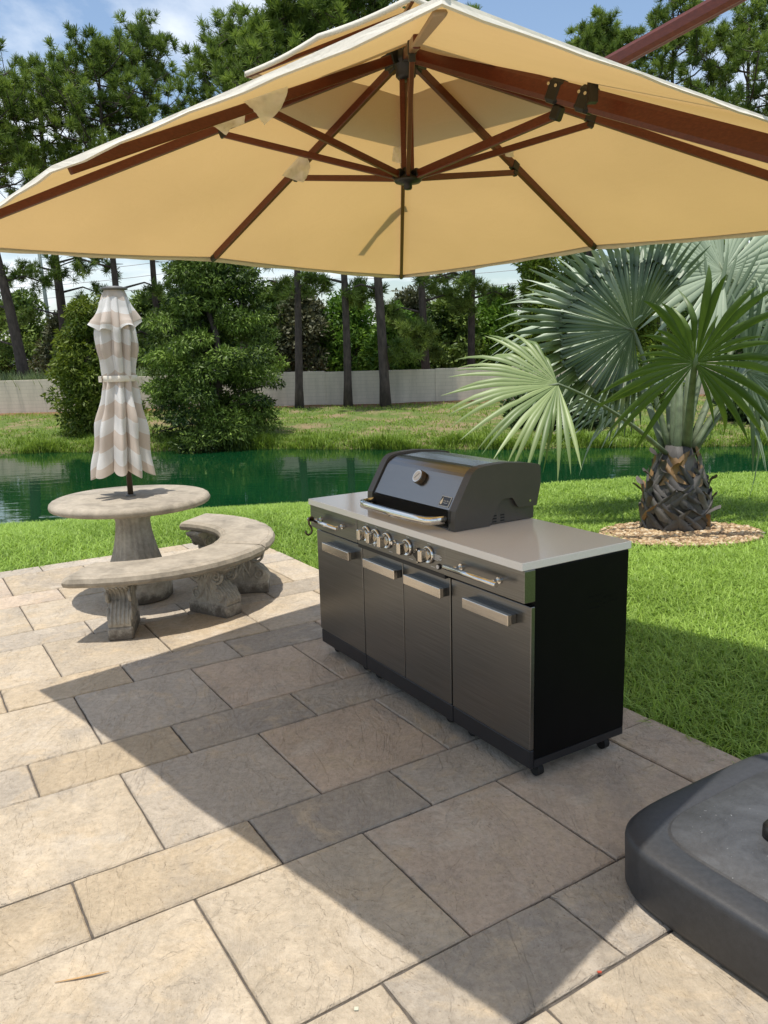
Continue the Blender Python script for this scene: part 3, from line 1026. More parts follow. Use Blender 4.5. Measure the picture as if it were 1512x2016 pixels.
pine('pine at the far left edge with bare dark trunk leaning left', 38, 752, 36, -.10, 15.5, 8.5, 3.0, 1, .26, low=((4.2, 2.6, 2.0, 6), (2.6, 2.9, 2.2, 5), (5.4, .4, 1.8, 7)))
pine('thick trunked pine left of the closed parasol with drooping bare limbs', 132, 745, 40, .015, T_(90, 140, 40), 9.6, 2.7, 2, .27, low=((4.1, 2.9, 3.2, 6), (6.2, 2.8, 3.0, 9), (5.2, .5, 2.2, 6), (6.6, .2, 2.6, 8)), tufts=420)
pine('tall full pine rising above left end of the tan canopy', 250, 770, 38, .01, T_(225, 85, 38), 9.0, 2.9, 3, .2, low=((5.1, .3, 2.6, 12), (3.9, 2.7, 2.2, 10), (2.9, 1.0, 2.4, 10), (6.1, 3.4, 3.0, 12)), tufts=460)
pine('broad crowned pine behind the big feathery tree', 330, 780, 41, .0, T_(330, 66, 41), 9.2, 2.6, 4, .2, low=((4.7, .1, 2.2, 8),), tufts=430)
pine('pine with two bare forks just above the big feathery tree', 497, 785, 37, -.012, T_(430, 55, 37), 8.6, 3.1, 5, .23, low=((4.9, .2, 2.6, 10), (5.4, 3.0, 2.4, 8)), tufts=460)
pine('straight bare trunked pine nearest the right of the big feathery tree', 593, 800, 32, -.02, T_(600, 15, 32), 9.8, 2.5, 6, .17, low=((5.7, 2.6, 1.8, 3),), tufts=380)
pine('slim pine trunk in the middle of three before the wall, with low tufts', 677, 796, 32, -.012, 16.5, 9.4, 2.7, 7, .17, low=((4.6, 2.9, 2.0, 12), (4.2, .3, 1.2, 9)))
pine('right hand pine of the three trunks standing before the wall', 747, 797, 32, -.012, 17.0, 9.0, 2.8, 8, .21, low=((4.3, 3.3, 1.4, 4), (4.7, .1, 3.2, 9), (2.0, .2, .8, 7)))
pine('thin pine trunk rising just behind the wall', 757, 735, 39, -.012, 16.0, 9.5, 2.4, 9, .16)
pine('shaggy pine behind the wall with needles down its trunk', 845, 735, 38, -.01, 17.0, 9.0, 2.8, 10, .2, low=((4.2, .3, 2.4, 16), (3.7, 3.0, 2.0, 14), (2.1, 1.3, 1.2, 16), (2.6, 4.5, 1.1, 16), (2.9, 4.2, 1.5, 14), (5.1, .1, 3.0, 14)))
pine('dark pine trunk left of the palm fronds', 938, 745, 40, -.01, 16.8, 9.0, 2.8, 11, .2, low=((4.4, .4, 2.6, 9), (5.2, 2.8, 2.4, 9)))
pine('small round pine crown peeking over the right canopy slope', 1150, 745, 42, .0, T_(1150, 58, 42), 13.0, 2.0, 12, .2)
pine('tall dense pine crossed by the slanting brown boom', 1290, 745, 40, .01, T_(1330, 5, 40), 9.5, 3.1, 13, .22, tufts=460)
pine('tall dense pine at the top right corner', 1440, 745, 37, .01, T_(1445, 18, 37), 8.0, 3.2, 14, .22, tufts=480)
pine('pine half cut by the right edge of the picture', 1560, 745, 39, .0, T_(1510, 60, 39), 7.5, 2.8, 15, .22)

# feathery cypresses on the bank
broad_tree('cypress_tree', 'big dense feathery green tree at the water edge behind the table', 'tree', -5.15, 24.5, -.86, 1.92, .0, 6.4, 240, .48, 1900, .15, .042, M_cyp, 21, shape='egg', droop=.45, trunk_r=.16)
broad_tree('cypress_tree', 'smaller yellow green feathery tree left of the closed parasol', 'tree', -9.45, 26.0, -.62, 1.25, .0, 4.1, 110, .42, 1050, .17, .06, M_cyp2, 22, shape='oval', droop=.4, trunk_r=.1)
broad_tree('bush', 'low yellow green sapling beside the smaller feathery tree', 'bush', -8.3, 25.6, -.6, .7, .05, 1.35, 26, .3, 1000, .15, .055, M_cyp2, 23, droop=.3, trunk_r=.04)
# shrubs on the bank to the right
broad_tree('bush', 'dark spreading shrub on the bank under the left palm frond', 'bush', 5.5, 24.6, -.65, 1.7, .05, 1.3, 56, .45, 900, .14, .075, M_dark, 24, trunk_r=.06)
broad_tree('bush', 'dark tall shrub on the bank right of the palm trunk', 'bush', 12.1, 24.5, -.6, 2.0, .1, 2.7, 60, .55, 800, .15, .08, M_dark, 25, trunk_r=.07)
broad_tree('bush', 'dark shrub on the bank at the right picture edge', 'bush', 15.4, 25.5, -.6, 2.0, .1, 3.2, 60, .55, 800, .15, .08, M_dark, 26, trunk_r=.07)
broad_tree('bush', 'leafy shrub against the wall behind the palm trunk', 'bush', 9.9, 29.0, -.4, 1.0, .1, 1.7, 26, .4, 800, .14, .075, M_oak, 27, trunk_r=.05)
# trees beyond the wall
far = [
    ('oak_tree', 'grey green oak at the left picture edge behind the wall', -20.5, 46, 2.6, .8, 5.6, M_oak, 31),
    ('oak_tree', 'brownish bare looking tree right of the leaning pine', -16.9, 44, 1.7, .5, 4.2, M_oak3, 32),
    ('oak_tree', 'dark oak behind the smaller feathery tree', -13.6, 48, 2.6, .8, 5.6, M_oak, 33),
    ('oak_tree', 'light green tree seen between the parasol and big feathery tree', -9.4, 42, 2.0, .2, 5.0, M_oak2, 34),
    ('oak_tree', 'dark tree behind the big feathery tree', -6.0, 46, 2.6, .6, 5.4, M_oak, 35),
    ('oak_tree', 'grey green tree just right of the big feathery tree', -4.3, 44, 1.5, .5, 5.2, M_oak3, 36),
    ('oak_tree', 'bright green rounded tree behind the slim middle pine', -1.75, 45, 2.2, .4, 4.9, M_oak2, 37),
    ('oak_tree', 'bright green low tree between the two right wall pines', .9, 43, 1.4, .3, 3.9, M_oak2, 38),
    ('oak_tree', 'grey leaved tree with thin crown beside shaggy pine', 2.0, 48, 1.6, .8, 5.2, M_oak3, 39),
    ('oak_tree', 'dark green tree behind the shaggy pine', 4.2, 46, 2.0, .4, 4.8, M_oak, 40),
    ('oak_tree', 'dark tree left of the bamboo', 6.8, 47, 2.0, .4, 4.9, M_oak2, 41),
    ('oak_tree', 'dark tree behind the big palm fan', 11.4, 46, 2.8, .4, 7.2, M_oak, 42),
    ('oak_tree', 'mid green tree behind the palm crown', 14.8, 45, 2.8, .4, 7.6, M_oak2, 43),
    ('oak_tree', 'dark oak behind the wall at the right picture edge', 18.4, 44, 2.8, .4, 8.0, M_oak, 44),
]
for (nm, lb, x, y, rx, zb, zt, mt, sd) in far:
    broad_tree(nm, lb, 'tree', x, y, -.25, rx, zb + .2, zt + .2, 70, .70, 300, .27, .12, mt, sd, 'broadleaf trees beyond the garden wall', trunk_r=.14)
broad_tree('bamboo_clump', 'tall pale green bamboo like tree left of the palm', 'bamboo', 7.8, 39, -.25, 1.25, .4, 8.6, 110, .5, 620, .26, .075, M_bam, 51, shape='pillar', droop=.35, trunk_r=.06)
broad_tree('bamboo_clump', 'tall green bamboo like tree behind the upper palm fans', 'bamboo', 12.9, 39, -.25, 1.5, .4, 9.0, 110, .55, 560, .26, .075, M_bam, 52, shape='pillar', droop=.35, trunk_r=.06)
# far treeline that reads as one mass
v, f, tn = lumps_crown([(rng.uniform(-75, 75), rng.uniform(75, 95), rng.uniform(.5, 3.6), rng.uniform(1.6, 3), 2, rng.uniform(1.2, 2.2)) for k in range(190)], 110, .7, .42, 77)
tag(link('treeline', fast_mesh('treeline', v, f, M_oak, tn)), 'distant dark line of woods beyond the wall', kind='stuff')

# ------------------------------------------------------------------ garden wall
wt = thing('garden_wall', 'long pale grey block wall along the far bank', 'wall', (0, 33.1, 0))
b = MB()
for k in range(-10, 11):
    z1 = 1.165 + .02 * ((k * 37) % 3 - 1)
    b.box((k * 4.6 - 2.28, -.07, -.6), (k * 4.6 + 2.28, .07, z1), bev=.01)
b.build('panel', M_wall, wt)
b = MB()
for k in range(-10, 12):
    b.box((k * 4.6 - 2.32, -.085, -.6), (k * 4.6 - 2.27, .085, 1.15), bev=.008)
b.build('joint_post', M_wall, wt)

# ------------------------------------------------------------------ far left house, car, poles, wires
ht = thing('house', 'low grey roofed house with white porch posts far left behind reeds', 'house', (-23.2, 56, -.2))
b = MB(); b.box((-2.2, 0, 0), (2.2, 3, 2.0)); b.build('wall', M_housewall, ht)
b = MB(); b.extrude([(-1.0, 1.95), (-.9, 2.1), (1.6, 2.75), (3.6, 2.0), (3.6, 1.9)], -2.6, 2.6, lambda a, c_, d: (d, a, c_)); b.build('roof', M_roof, ht)
for xx in (-2.2, -.4, 1.4):
    b = MB(); b.box((xx - .05, -.85, 0), (xx + .05, -.75, 1.97)); b.build('porch_post', M_white, ht)
ct = thing('parked_car', 'dark parked car in front of the far house', 'car', (-23.0, 53.5, -.2))
b = MB()
b.extrude([(-2.1, .3), (-2.15, .75), (-1.3, .88), (-.75, 1.38), (.7, 1.42), (1.35, .95), (2.1, .85), (2.15, .35)], -.85, .85, lambda a, c_, d: (a, d, c_))
bd = b.build('body', M_carpaint, ct)
b = MB()
b.extrude([(-1.12, .93), (-.68, 1.32), (.62, 1.35), (1.15, .95)], -.865, .865, lambda a, c_, d: (a, d, c_)); b.build('window', M_glass, bd)
for xx in (-1.3, 1.3):
    for yy in (-.87, .67):
        b = MB(); b.disc((xx, yy, .32), (0, 1, 0), .32, .2); b.build('wheel', M_rubber, ct)
pt_ = at_y(113, 700, 62)
pl = thing('utility_pole', 'slim grey green utility pole left of the parasol', 'pole', (pt_[0], 62, -.2))
b = MB(); b.tube([(-.25, 0, -.2), (-.42, 0, 6), (-.62, 0, 12)], [.17, .15, .11], 10); b.build('shaft', M_poleg, pl)
b = MB(); b.box((-1.7, -.06, 10.9), (.5, .06, 11.02)); b.build('crossarm', M_poleg, pl)
names = ['topmost', 'second from top', 'third from top', 'fourth from top', 'fifth from top', 'lowest']
for k, (pa, pb) in enumerate((((0, 524), (1512, 478)), ((0, 548), (1512, 502)), ((0, 572), (1512, 530)), ((0, 600), (1512, 545)), ((0, 622), (1512, 566)), ((0, 690), (1512, 590)))):
    A, B = at_y(pa[0] - 500, pa[1] + 12, 66), at_y(pb[0] + 500, pb[1] - 12, 66)
    b = MB()
    pts = [A + (B - A) * t + np.array([0, 0, -.9 * (1 - (2 * ((t * 3) % 1) - 1) ** 2)]) for t in np.linspace(0, 1, 37)]
    b.tube(pts, .022 if k < 5 else .035, 5)
    tag(b.build('power_line', M_wire), '%s of the thin power lines crossing behind the pines' % names[k], 'power line', 'power lines behind the pines')

# ------------------------------------------------------------------ stone table
TX, TY = -1.78, 5.45
tb = thing('stone_table', 'round cast stone table with fluted pedestal on the patio', 'table', (TX, TY, 0))
b = MB()
rt = .545
b.lathe([(.30, .665), (rt - .035, .672), (rt - .008, .683), (rt, .70), (rt - .004, .716), (rt - .018, .729), (rt - .032, .7345), (rt - .040, .7325), (rt - .046, .735), (.30, .736), (.035, .736)], 96,
        fn=lambda r_, z, t: (r_ + (.0035 * math.sin(38 * t) * math.sin(5.3 * t) if r_ > rt - .03 else 0), z + .0015 * math.sin(3 * t)))
b.build('tabletop', M_stone, tb)
b = MB()
prof = []
for k in range(25):
    t = k / 24
    z = .665 - .52 * t
    rr = .105 + .035 * max(0, 1 - t * 5) + .115 * t ** 2.2
    prof.append((rr, z))
b.lathe(prof, 120, fn=lambda r_, z, t: (r_ * (1 + .075 * abs(math.sin(5 * t + 3.2 * (.665 - z) ** 1.3)) + .02 * math.sin(23 * t + 9 * z)), z))
b.build('pedestal', M_stone2, tb)
b = MB()
b.lathe([(.222, 0), (.236, .012), (.236, .095), (.228, .118), (.236, .135), (.225, .15), (.12, .155)], 64)
b.build('plinth', M_stone2, tb)

# curved benches
def arc_seat(b, r0, r1, a0, a1, z0, z1, seg=40):
    prof = [(r0, z0 + .012), (r0 + .012, z0), (r1 - .012, z0), (r1, z0 + .014), (r1 + .004, z0 + .03), (r1 - .006, z1 - .012), (r1 - .024, z1 - .002), (r1 - .034, z1 - .005), (r1 - .040, z1),
            (r0 + .040, z1), (r0 + .034, z1 - .005), (r0 + .024, z1 - .002), (r0 + .004, z1 - .014), (r0 - .003, z0 + .03)]
    m = len(prof)
    v, f = [], []
    for i in range(seg + 1):
        t = a0 + (a1 - a0) * i / seg
        e_ = min(i, seg - i)
        for (rr, zz) in prof:
            sh = .012 if e_ == 0 else 0
            wob_ = .003 * math.sin(41 * t + rr * 7) if rr > r1 - .03 else 0
            v.append(((rr + wob_) * math.cos(t), (rr + wob_) * math.sin(t), zz - (sh if zz > (z0 + z1) / 2 else -sh * .3)))
    for i in range(seg):
        for k in range(m):
            k2 = (k + 1) % m
            f.append((i * m + k, i * m + k2, (i + 1) * m + k2, (i + 1) * m + k))
    f.append(tuple(range(m)))
    f.append(tuple(seg * m + k for k in range(m - 1, -1, -1)))
    b.add(v, f, 0, False)


def scroll_leg(ang, ztop):
    """S-scroll bench leg: broad faces look sideways, narrow fluted ends look in and out along the radius."""
    b = MB()
    ra, rb, hw = .585, .925, .066
    ca, sa = math.cos(ang), math.sin(ang)
    fr = lambda a, z, d: (a * ca - d * sa, a * sa + d * ca, z)
    b.box((ra - .005, -hw - .008, 0), (rb + .005, hw + .008, .078), bev=.008, fr=lambda q: fr(q[0], q[2], q[1]))
    N = 26
    inner, outer = [], []
    for k in range(N + 1):
        t = k / N
        z = .078 + (ztop - .078) * t
        w = .125 + .052 * math.cos(2 * math.pi * (t - .02)) * (1 if t > .5 else .75) + (.022 if t > .9 else 0)
        cx = (ra + rb) / 2 + .030 * math.sin(2 * math.pi * t)
        inner.append((cx - w, z)); outer.append((cx + w, z))
    b.extrude(outer + inner[::-1], -hw, hw, lambda a, z, d: fr(a, z, d))
    for k in (-2, -1, 0, 1, 2):                        # flutes on both narrow ends
        for side, sg in ((outer, 1), (inner, -1)):
            b.tube([fr(a - sg * .002, z, k * .024) for a, z in side[2:-1]], .0085, 6, smooth=True)
    for sgn in (-1, 1):                                # carved scrolls on both broad faces
        d = sgn * hw
        for (cx, cz, r0_, turns, ph, dr) in ((.845, ztop - .075, .056, 1.9, .4, -1), (.665, ztop - .075, .050, 1.9, 2.7, 1), (.66, .135, .042, 1.6, 1.2, 1), (.86, .14, .045, 1.6, 2.0, -1)):
            pts = []
            for i in range(30):
                t = i / 29
                rr = r0_ * (1 - .86 * t)
                a = ph + dr * turns * 2 * math.pi * t
                pts.append(fr(cx + rr * math.cos(a), cz + rr * math.sin(a), d))
            b.tube(pts, [.0105 - .004 * i / 29 for i in range(30)], 6)
        for (pa, pb, pc) in (((.70, .30), (.755, .22), (.80, .12)), ((.81, .31), (.755, .24), (.70, .12)), ((.755, .34), (.75, .24), (.755, .10)), ((.72, .17), (.69, .22), (.73, .27)), ((.79, .17), (.82, .22), (.78, .27))):
            pts = []
            for i in range(9):
                t = i / 8
                a = (1 - t) ** 2 * pa[0] + 2 * t * (1 - t) * pb[0] + t * t * pc[0]
                z = (1 - t) ** 2 * pa[1] + 2 * t * (1 - t) * pb[1] + t * t * pc[1]
                pts.append(fr(a, z, d))
            b.tube(pts, [.006 + .006 * math.sin(math.pi * i / 8) for i in range(9)], 6)
    return b


for (lb, a0, a1, zt, legs) in (
        ('curved stone bench in front of the table, its outer edge towards the viewer', R(-98), R(-13.5), .42, (-80, -33)),
        ('curved stone bench at the far right of the round table', R(-13.0), R(73), .425, (5, 58))):
    bt_ = thing('stone_bench', lb, 'bench', (TX, TY, 0), 0, 'curved benches around the stone table')
    b = MB(); arc_seat(b, .595, .985, a0, a1, zt - .068, zt); b.build('seat', M_stone, bt_)
    for a in legs:
        scroll_leg(R(a), zt - .069).build('leg', M_stone2, bt_)

# ------------------------------------------------------------------ closed striped parasol
pu = thing('closed_parasol', 'closed beige and white striped parasol standing in the stone table', 'parasol', (TX - .003, TY + .01, .7365))
b = MB()
b.tube([(0, 0, 0), (0, 0, .6), (.012, 0, 1.385)], .0195, 16)
b.build('pole', M_bronze, pu)
b = MB()
b.lathe([(.034, 0), (.034, .006), (.024, .012)], 20); b.build('collar', M_capgrey, pu)


def draped(name, prof, bot, np_, seed, ph, amp, zoff, mats, hemz):
    r = np.random.RandomState(seed)
    SEG, ROW = 208, 56
    jit = r.uniform(-.35, .35, np_)
    am = r.uniform(.7, 1.3, np_)
    hem = r.uniform(-1, 1, np_)
    V, S = [], []
    zs = [q_[0] for q_ in prof]; rs = [q_[1] for q_ in prof]; aa = [q_[2] for q_ in prof]; cxs = [q_[3] for q_ in prof]
    for i in range(ROW + 1):
        t = i / ROW
        for k in range(SEG):
            th = 2 * math.pi * k / SEG
            u = th / (2 * math.pi) * np_ + ph
            j = int(math.floor(u)) % np_
            fr_ = u - math.floor(u)
            fold = (math.sin(math.pi * fr_ ** (1.35 if j % 2 else .75))) ** 1.3
            z = zs[0] + (zs[-1] - zs[0]) * t
            zb = hemz * hem[j] * math.sin(math.pi * fr_) ** 1 * (1 - t) ** 2
            scal = -bot * math.sin(math.pi * fr_) * (1 - t) ** 3
            zz = z + zb + scal
            rad = np.interp(z, zs, rs)
            A = np.interp(z, zs, aa) * am[j]
            rad = rad * (1 - A * (1 - fold)) + .012 * math.sin(2 * math.pi * fr_ * 2 + 5 * z + jit[j] * 8) * A
            rad += .006 * math.sin(23 * z + 3 * th + seed) * min(1, A * 3)
            V.append((np.interp(z, zs, cxs) + rad * math.cos(th), rad * math.sin(th), zz))
            S.append(z * 5.05 + zoff + .10 * fold - .10 * jit[j] + .05 * math.sin(3 * th + seed))
    f = []
    for i in range(ROW):
        for k in range(SEG):
            k2 = (k + 1) % SEG
            f.append((i * SEG + k, i * SEG + k2, (i + 1) * SEG + k2, (i + 1) * SEG + k))
    me = bpy.data.meshes.new(name)
    me.from_pydata(V, [], f)
    a = me.attributes.new('stripe', 'FLOAT', 'POINT')
    a.data.foreach_set('value', S)
    me.polygons.foreach_set('use_smooth', [True] * len(f))
    me.materials.append(mats)
    return link(name, me, pu)


cv = draped('canopy', [(.20, .222, .52, -.045), (.30, .208, .50, -.04), (.55, .172, .46, -.02), (.74, .122, .38, -.006), (.81, .106, .26, 0), (.86, .113, .32, 0), (1.0, .138, .40, .002), (1.13, .140, .40, .004), (1.24, .115, .25, .008), (1.35, .085, .2, .012)], .05, 9, 3, .35, .3, .10, M_stripe, .03)
vt = draped('vent_flap', [(1.10, .172, .50, .004), (1.17, .160, .46, .006), (1.28, .108, .30, .01), (1.375, .078, .14, .012), (1.398, .066, .05, .012)], -.075, 6, 4, .2, .3, .15, M_stripe, .03)
b = MB()
b.lathe([(.108, .795), (.112, .80), (.112, .832), (.108, .837)], 48, fn=lambda r_, z, t: (r_ * (1 + .03 * math.sin(9 * t)), z), close=False)
b.box((-.125, -.07, .795), (-.105, .02, .835))
b.build('tie_band', M_hem, pu)
b = MB()
b.lathe([(.058, 1.398), (.088, 1.404), (.088, 1.413), (.05, 1.424), (.012, 1.428)], 32, c=(.012, 0, 0)); b.build('finial', M_capgrey, pu)

# ------------------------------------------------------------------ outdoor grill
GA = R(-58.4)
GU = np.array([math.cos(GA), math.sin(GA)])
GV = np.array([-GU[1], GU[0]])
gt_ = thing('outdoor_grill', 'long black stainless barbecue island with pale countertop', 'barbecue', (-.386, 4.265, 0), GA)
ZT, ZB = .897, .866
U0, U1, V1 = .02, 1.755, .525
b = MB()
b.box((U0 + .006, .022, .10), (U1 - .004, V1, ZB - .002), bev=.004)
body = b.build('cabinet', M_black, gt_)
b = MB()                                             # louvre slots high on the right end
for k in range(5):
    b.box((U1 - .005, .30 + (k % 2) * .09, .70 - k * .012), (U1 - .0025, .37 + (k % 2) * .09, .704 - k * .012))
b.build('vent_slot', M_black, body)
b = MB(); b.box((U0 - .004, -.042, ZB), (1.752, V1 + .012, ZT), bev=.0025); b.build('countertop', M_quartz, gt_)
for a, c_ in ((U0 + .002, .518), (.522, 1.258), (1.262, U1 - .002)):
    b = MB(); b.box((a, .004, .068), (c_, .024, .143), bev=.003); b.build('kick_plate', M_kick, gt_)
b = MB(); b.box((U0 + .004, .026, .068), (U1 - .004, V1 - .004, .0995)); b.build('base_frame', M_kick, gt_)
# doors with flat bar handles
for (a, c_, ha, hb) in ((U0, .515, .168, .456), (.523, .886, .60, .885), (.892, 1.254, .963, 1.245), (1.264, U1, 1.398, 1.680)):
    b = MB(); b.box((a, 0, .148), (c_, .021, .722), bev=.0025); dr = b.build('door', M_blacksteel, gt_)
    b = MB()
    b.box((ha, -.048, .637), (hb, -.028, .680), bev=.002)
    b.box((ha + .004, -.028, .640), (hb - .004, -.0005, .677), mi=1, bev=.001)
    b.build('handle', [M_steel, M_blacksteel], dr)
# drawers with round bars
for (a, c_, ha, hb) in ((U0, .528, .105, .43), (1.268, U1, 1.335, 1.662)):
    b = MB(); b.box((a, -.034, .742), (c_, .021, ZB - .001), bev=.002); dr = b.build('drawer', M_blacksteel, gt_)
    b = MB()
    b.tube([(ha, -.088, .803), (hb, -.088, .803)], .0105, 16)
    for uu in (ha + .045, hb - .045):
        b.tube([(uu, -.034, .803), (uu, -.088, .803)], .0075, 12)
        b.disc((uu, -.0342, .803), (0, -1, 0), .014, .006)
    b.build('handle', M_chrome, dr)
# control panel
b = MB(); b.box((.531, -.032, .742), (1.265, .021, ZB - .001), bev=.002); cpn = b.build('control_panel', M_blacksteel, gt_)
b = MB(); b.box((.535, -.0312, .7245), (1.26, .018, .7415)); b.build('drip_rail', M_kick, gt_)
for uu in (.627, .713, .814, .983, 1.15):
    kt = MB()
    kt.disc((uu, -.032, .808), (0, -1, 0), .0215, .022, 24)
    kt.box((uu - .0135, -.086, .808 - .026), (uu + .0135, -.050, .808 + .026), bev=.004)
    kb = kt.build('knob', M_steel, cpn)
    bz = MB()
    bz.lathe([(.0245, 0), (.0375, 0), (.039, .004), (.037, .012), (.033, .014), (.030, .009), (.0245, .009), (.0245, 0)], 32, close=False)
    bz.v = [(uu + q_[0], -.0322 - q_[2], .808 + q_[1]) for q_ in bz.v]
    bz.build('bezel', M_chrome, kb)
b = MB(); b.disc((.884, -.0322, .812), (0, -1, 0), .012, .008); b.disc((.884, -.040, .812), (0, -1, 0), .008, .016); b.build('igniter_button', M_chrome, cpn)
b = MB(); b.disc((1.222, -.0322, .770), (0, -1, 0), .0125, .006); b.disc((1.222, -.038, .770), (0, -1, 0), .0085, .004, mi=1); b.build('light_switch', [M_hub, M_dial], cpn)
b = MB()
b.extrude([(1.052, .742 + .052), (1.062, .822), (1.078, .818), (1.078, .800), (1.086, .780), (1.082, .756), (1.066, .752), (1.058, .772), (1.034, .784), (1.034, .792)], -.032, -.040, lambda a, z, d: (a, d, z))
b.disc((1.068, -.040, .815), (0, -1, 0), .004, .003, mi=1); b.disc((1.072, -.040, .760), (0, -1, 0), .004, .003, mi=1)
b.build('bottle_opener', [M_hub, M_steel], cpn)
# small print: dial marks, dashes and a warning block
b = MB()
for uu in (.627, .713, .814, .983, 1.15):
    for k in (-1, 0, 1):
        b.box((uu + k * .008 - .0018, -.0328, .8535), (uu + k * .008 + .0018, -.0321, .8565))
    b.box((uu + .012, -.0328, .7585), (uu + .040, -.0321, .7605))
for k in range(6):
    b.box((1.185, -.0328, .816 - k * .0045), (1.185 + (.048, .055, .040, .055, .050, .030)[k], -.0321, .8182 - k * .0045))
for k in range(7):
    b.box((.60 + k * .011, -.0328, .766), (.607 + k * .011, -.0321, .772))
b.box((.690, -.0328, .757), (.697, -.0321, .778)); b.box((.683, -.0328, .764), (.704, -.0321, .771))
b.box((.716, -.0328, .757), (.736, -.0321, .763)); b.box((.719, -.0328, .767), (.729, -.0321, .776))
b.build('panel_print', M_print, cpn)
# casters
for (uu, vv) in ((.06, .085), (.385, .085), (.515, .085), (1.14, .085), (1.30, .085), (1.705, .085), (1.70, .46), (.055, .46), (.515, .46), (1.30, .46)):
    b = MB()
    b.disc((uu, vv - .014, .0262), (0, 1, 0), .026, .028, 20)
    cw = b.build('caster', M_rubber, gt_)
    b = MB(); b.box((uu - .016, vv - .02, .034), (uu + .016, vv + .02, .0675), bev=.004); b.build('fork', M_kick, cw)
# hood
HL, HR = .455, 1.19
prof = [(.075, ZT + .002), (.080, .985), (.158, 1.119), (.168, 1.135), (.179, 1.148), (.192, 1.157), (.210, 1.1635), (.245, 1.169), (.300, 1.1722), (.363, 1.1735), (.470, 1.164), (.552, 1.1505), (.562, 1.144), (.567, 1.13), (.568, 1.056), (.545, .960), (.440, .963), (.428, .972), (.405, 1.006), (.396, 1.012), (.345, 1.013), (.330, 1.006), (.318, .992), (.268, ZT + .002)]
hd = thing('hood_pivot', 'x', 'x')
bpy.data.objects.remove(hd)
b = MB()
lp = [(.088, .984), (.160, 1.1065), (.170, 1.122), (.181, 1.1345), (.193, 1.1435), (.208, 1.151), (.226, 1.1565), (.250, 1.1608), (.300, 1.1638), (.363, 1.165), (.470, 1.156), (.550, 1.143), (.556, .97), (.10, .97)]
b.extrude(lp, HL + .03, HR - .03, lambda v_, z, d: (d, v_, z))
hood = b.build('hood', M_lid, gt_)
for (a, c_) in ((HL, HL + .046), (HR - .046, HR)):
    b = MB(); b.extrude(prof, a, c_, lambda v_, z, d: (d, v_, z)); ck = b.build('end_casting', M_cheek, hood)
    b = MB(); b.disc((c_ - .001 if a > .8 else a + .001, .503, .987), (1 if a > .8 else -1, 0, 0), .006, .004); b.build('screw', M_steel, ck)
b = MB()
b.box((HL + .018, .095, ZT + .002), (HR - .018, .545, .958), bev=.003)
b.extrude([(.255, .955), (.31, 1.02), (.47, 1.02), (.545, .955)], HR - .043, HR - .018, lambda v_, z, d: (d, v_, z))
fb = b.build('firebox', M_cheek, gt_)
b = MB()
for cv_ in (.300, .345):
    for k in range(3):
        b.box((HR - .0182, cv_, .908 + k * .013), (HR - .0165, cv_ + .022, .914 + k * .013), fr=lambda q_: (q_[0], q_[1] , q_[2]))
b.build('vent_slot', M_rubber, fb)
b = MB(); b.box((HL + .05, .076, .912), (HR - .05, .0945, .982)); b.build('front_gap_shade', M_black, fb)  # solid black slab stands in for the shade under the lid front
# curved flat handle
b = MB()
path = [(.52, .088), (.522, .03), (.532, -.004), (.556, -.024), (.60, -.032), (.84, -.040), (1.06, -.032), (1.10, -.024), (1.124, -.004), (1.134, .03), (1.136, .088)]
pp = []
for i in range(len(path) - 1):
    for t in np.linspace(0, 1, 5)[:-1]:
        pp.append(np.array(path[i]) + (np.array(path[i + 1]) - np.array(path[i])) * t)
pp.append(np.array(path[-1]))
v, f = [], []
for i, q_ in enumerate(pp):
    d = pp[min(i + 1, len(pp) - 1)] - pp[max(i - 1, 0)]
    d = d / np.linalg.norm(d)
    nrm = np.array([d[1], -d[0]])
    inn = q_ - nrm * .016
    v += [(*q_, .928), (*q_, .960), (*inn, .963), (*inn, .928)]
for i in range(len(pp) - 1):
    for k in range(4):
        k2 = (k + 1) % 4
        f.append((i * 4 + k, i * 4 + k2, i * 4 + 4 + k2, i * 4 + 4 + k))
f += [(0, 1, 2, 3), tuple(len(v) - 4 + k for k in (3, 2, 1, 0))]
b.add(v, f, 0, True)
b.build('hood_handle', M_chrome, hood)
for uu in (.515, 1.130):
    b = MB(); b.box((uu, .0765, .925), (uu + .03, .10, .985), bev=.004); b.build('handle_bracket', M_hub, hood)
# thermometer and badge lie on the sloping front of the lid
sl = np.array([0, .176 - .088, 1.134 - .984]); sl /= np.linalg.norm(sl)
nr = np.array([0, -sl[2], sl[1]])
P0 = np.array([0, .088, .984])
tp = P0 + sl * .118 + np.array([.835, 0, 0])
b = MB(); b.disc(tp - nr * .002, nr, .034, .022, 32); b.disc(tp + nr * .020, nr, .030, .006, 32, mi=1)
th = b.build('thermometer', [M_bronze, M_chrome], hood)
b = MB(); b.disc(tp + nr * .026, nr, .0255, .0012, 32); b.build('dial', M_dial, th)
b = MB(); b.bar(tp + nr * .0276 - sl * .012 - np.array([.010, 0, 0]), tp + nr * .0276 + sl * .014 + np.array([.012, 0, 0]), .0022, .0008, upv=nr); b.build('needle', M_hub, th)
bp = P0 + sl * .034 + np.array([1.085, 0, 0])
X = np.array([1.0, 0, 0])
fr = lambda q_: bp + X * q_[0] + sl * q_[1] + nr * q_[2]
b = MB()
b.box((-.036, -.024, 0), (.036, .024, .004), bev=.002, fr=fr)
b.box((-.033, -.021, .004), (.033, .021, .0046), mi=1, fr=fr)
bg_ = b.build('badge', [M_print, M_badge], hood)
fl = [(-.024, -.017), (-.029, -.010), (-.029, -.003), (-.024, .005), (-.019, .017), (-.0165, .005), (-.014, -.003), (-.014, -.011), (-.018, -.017)]
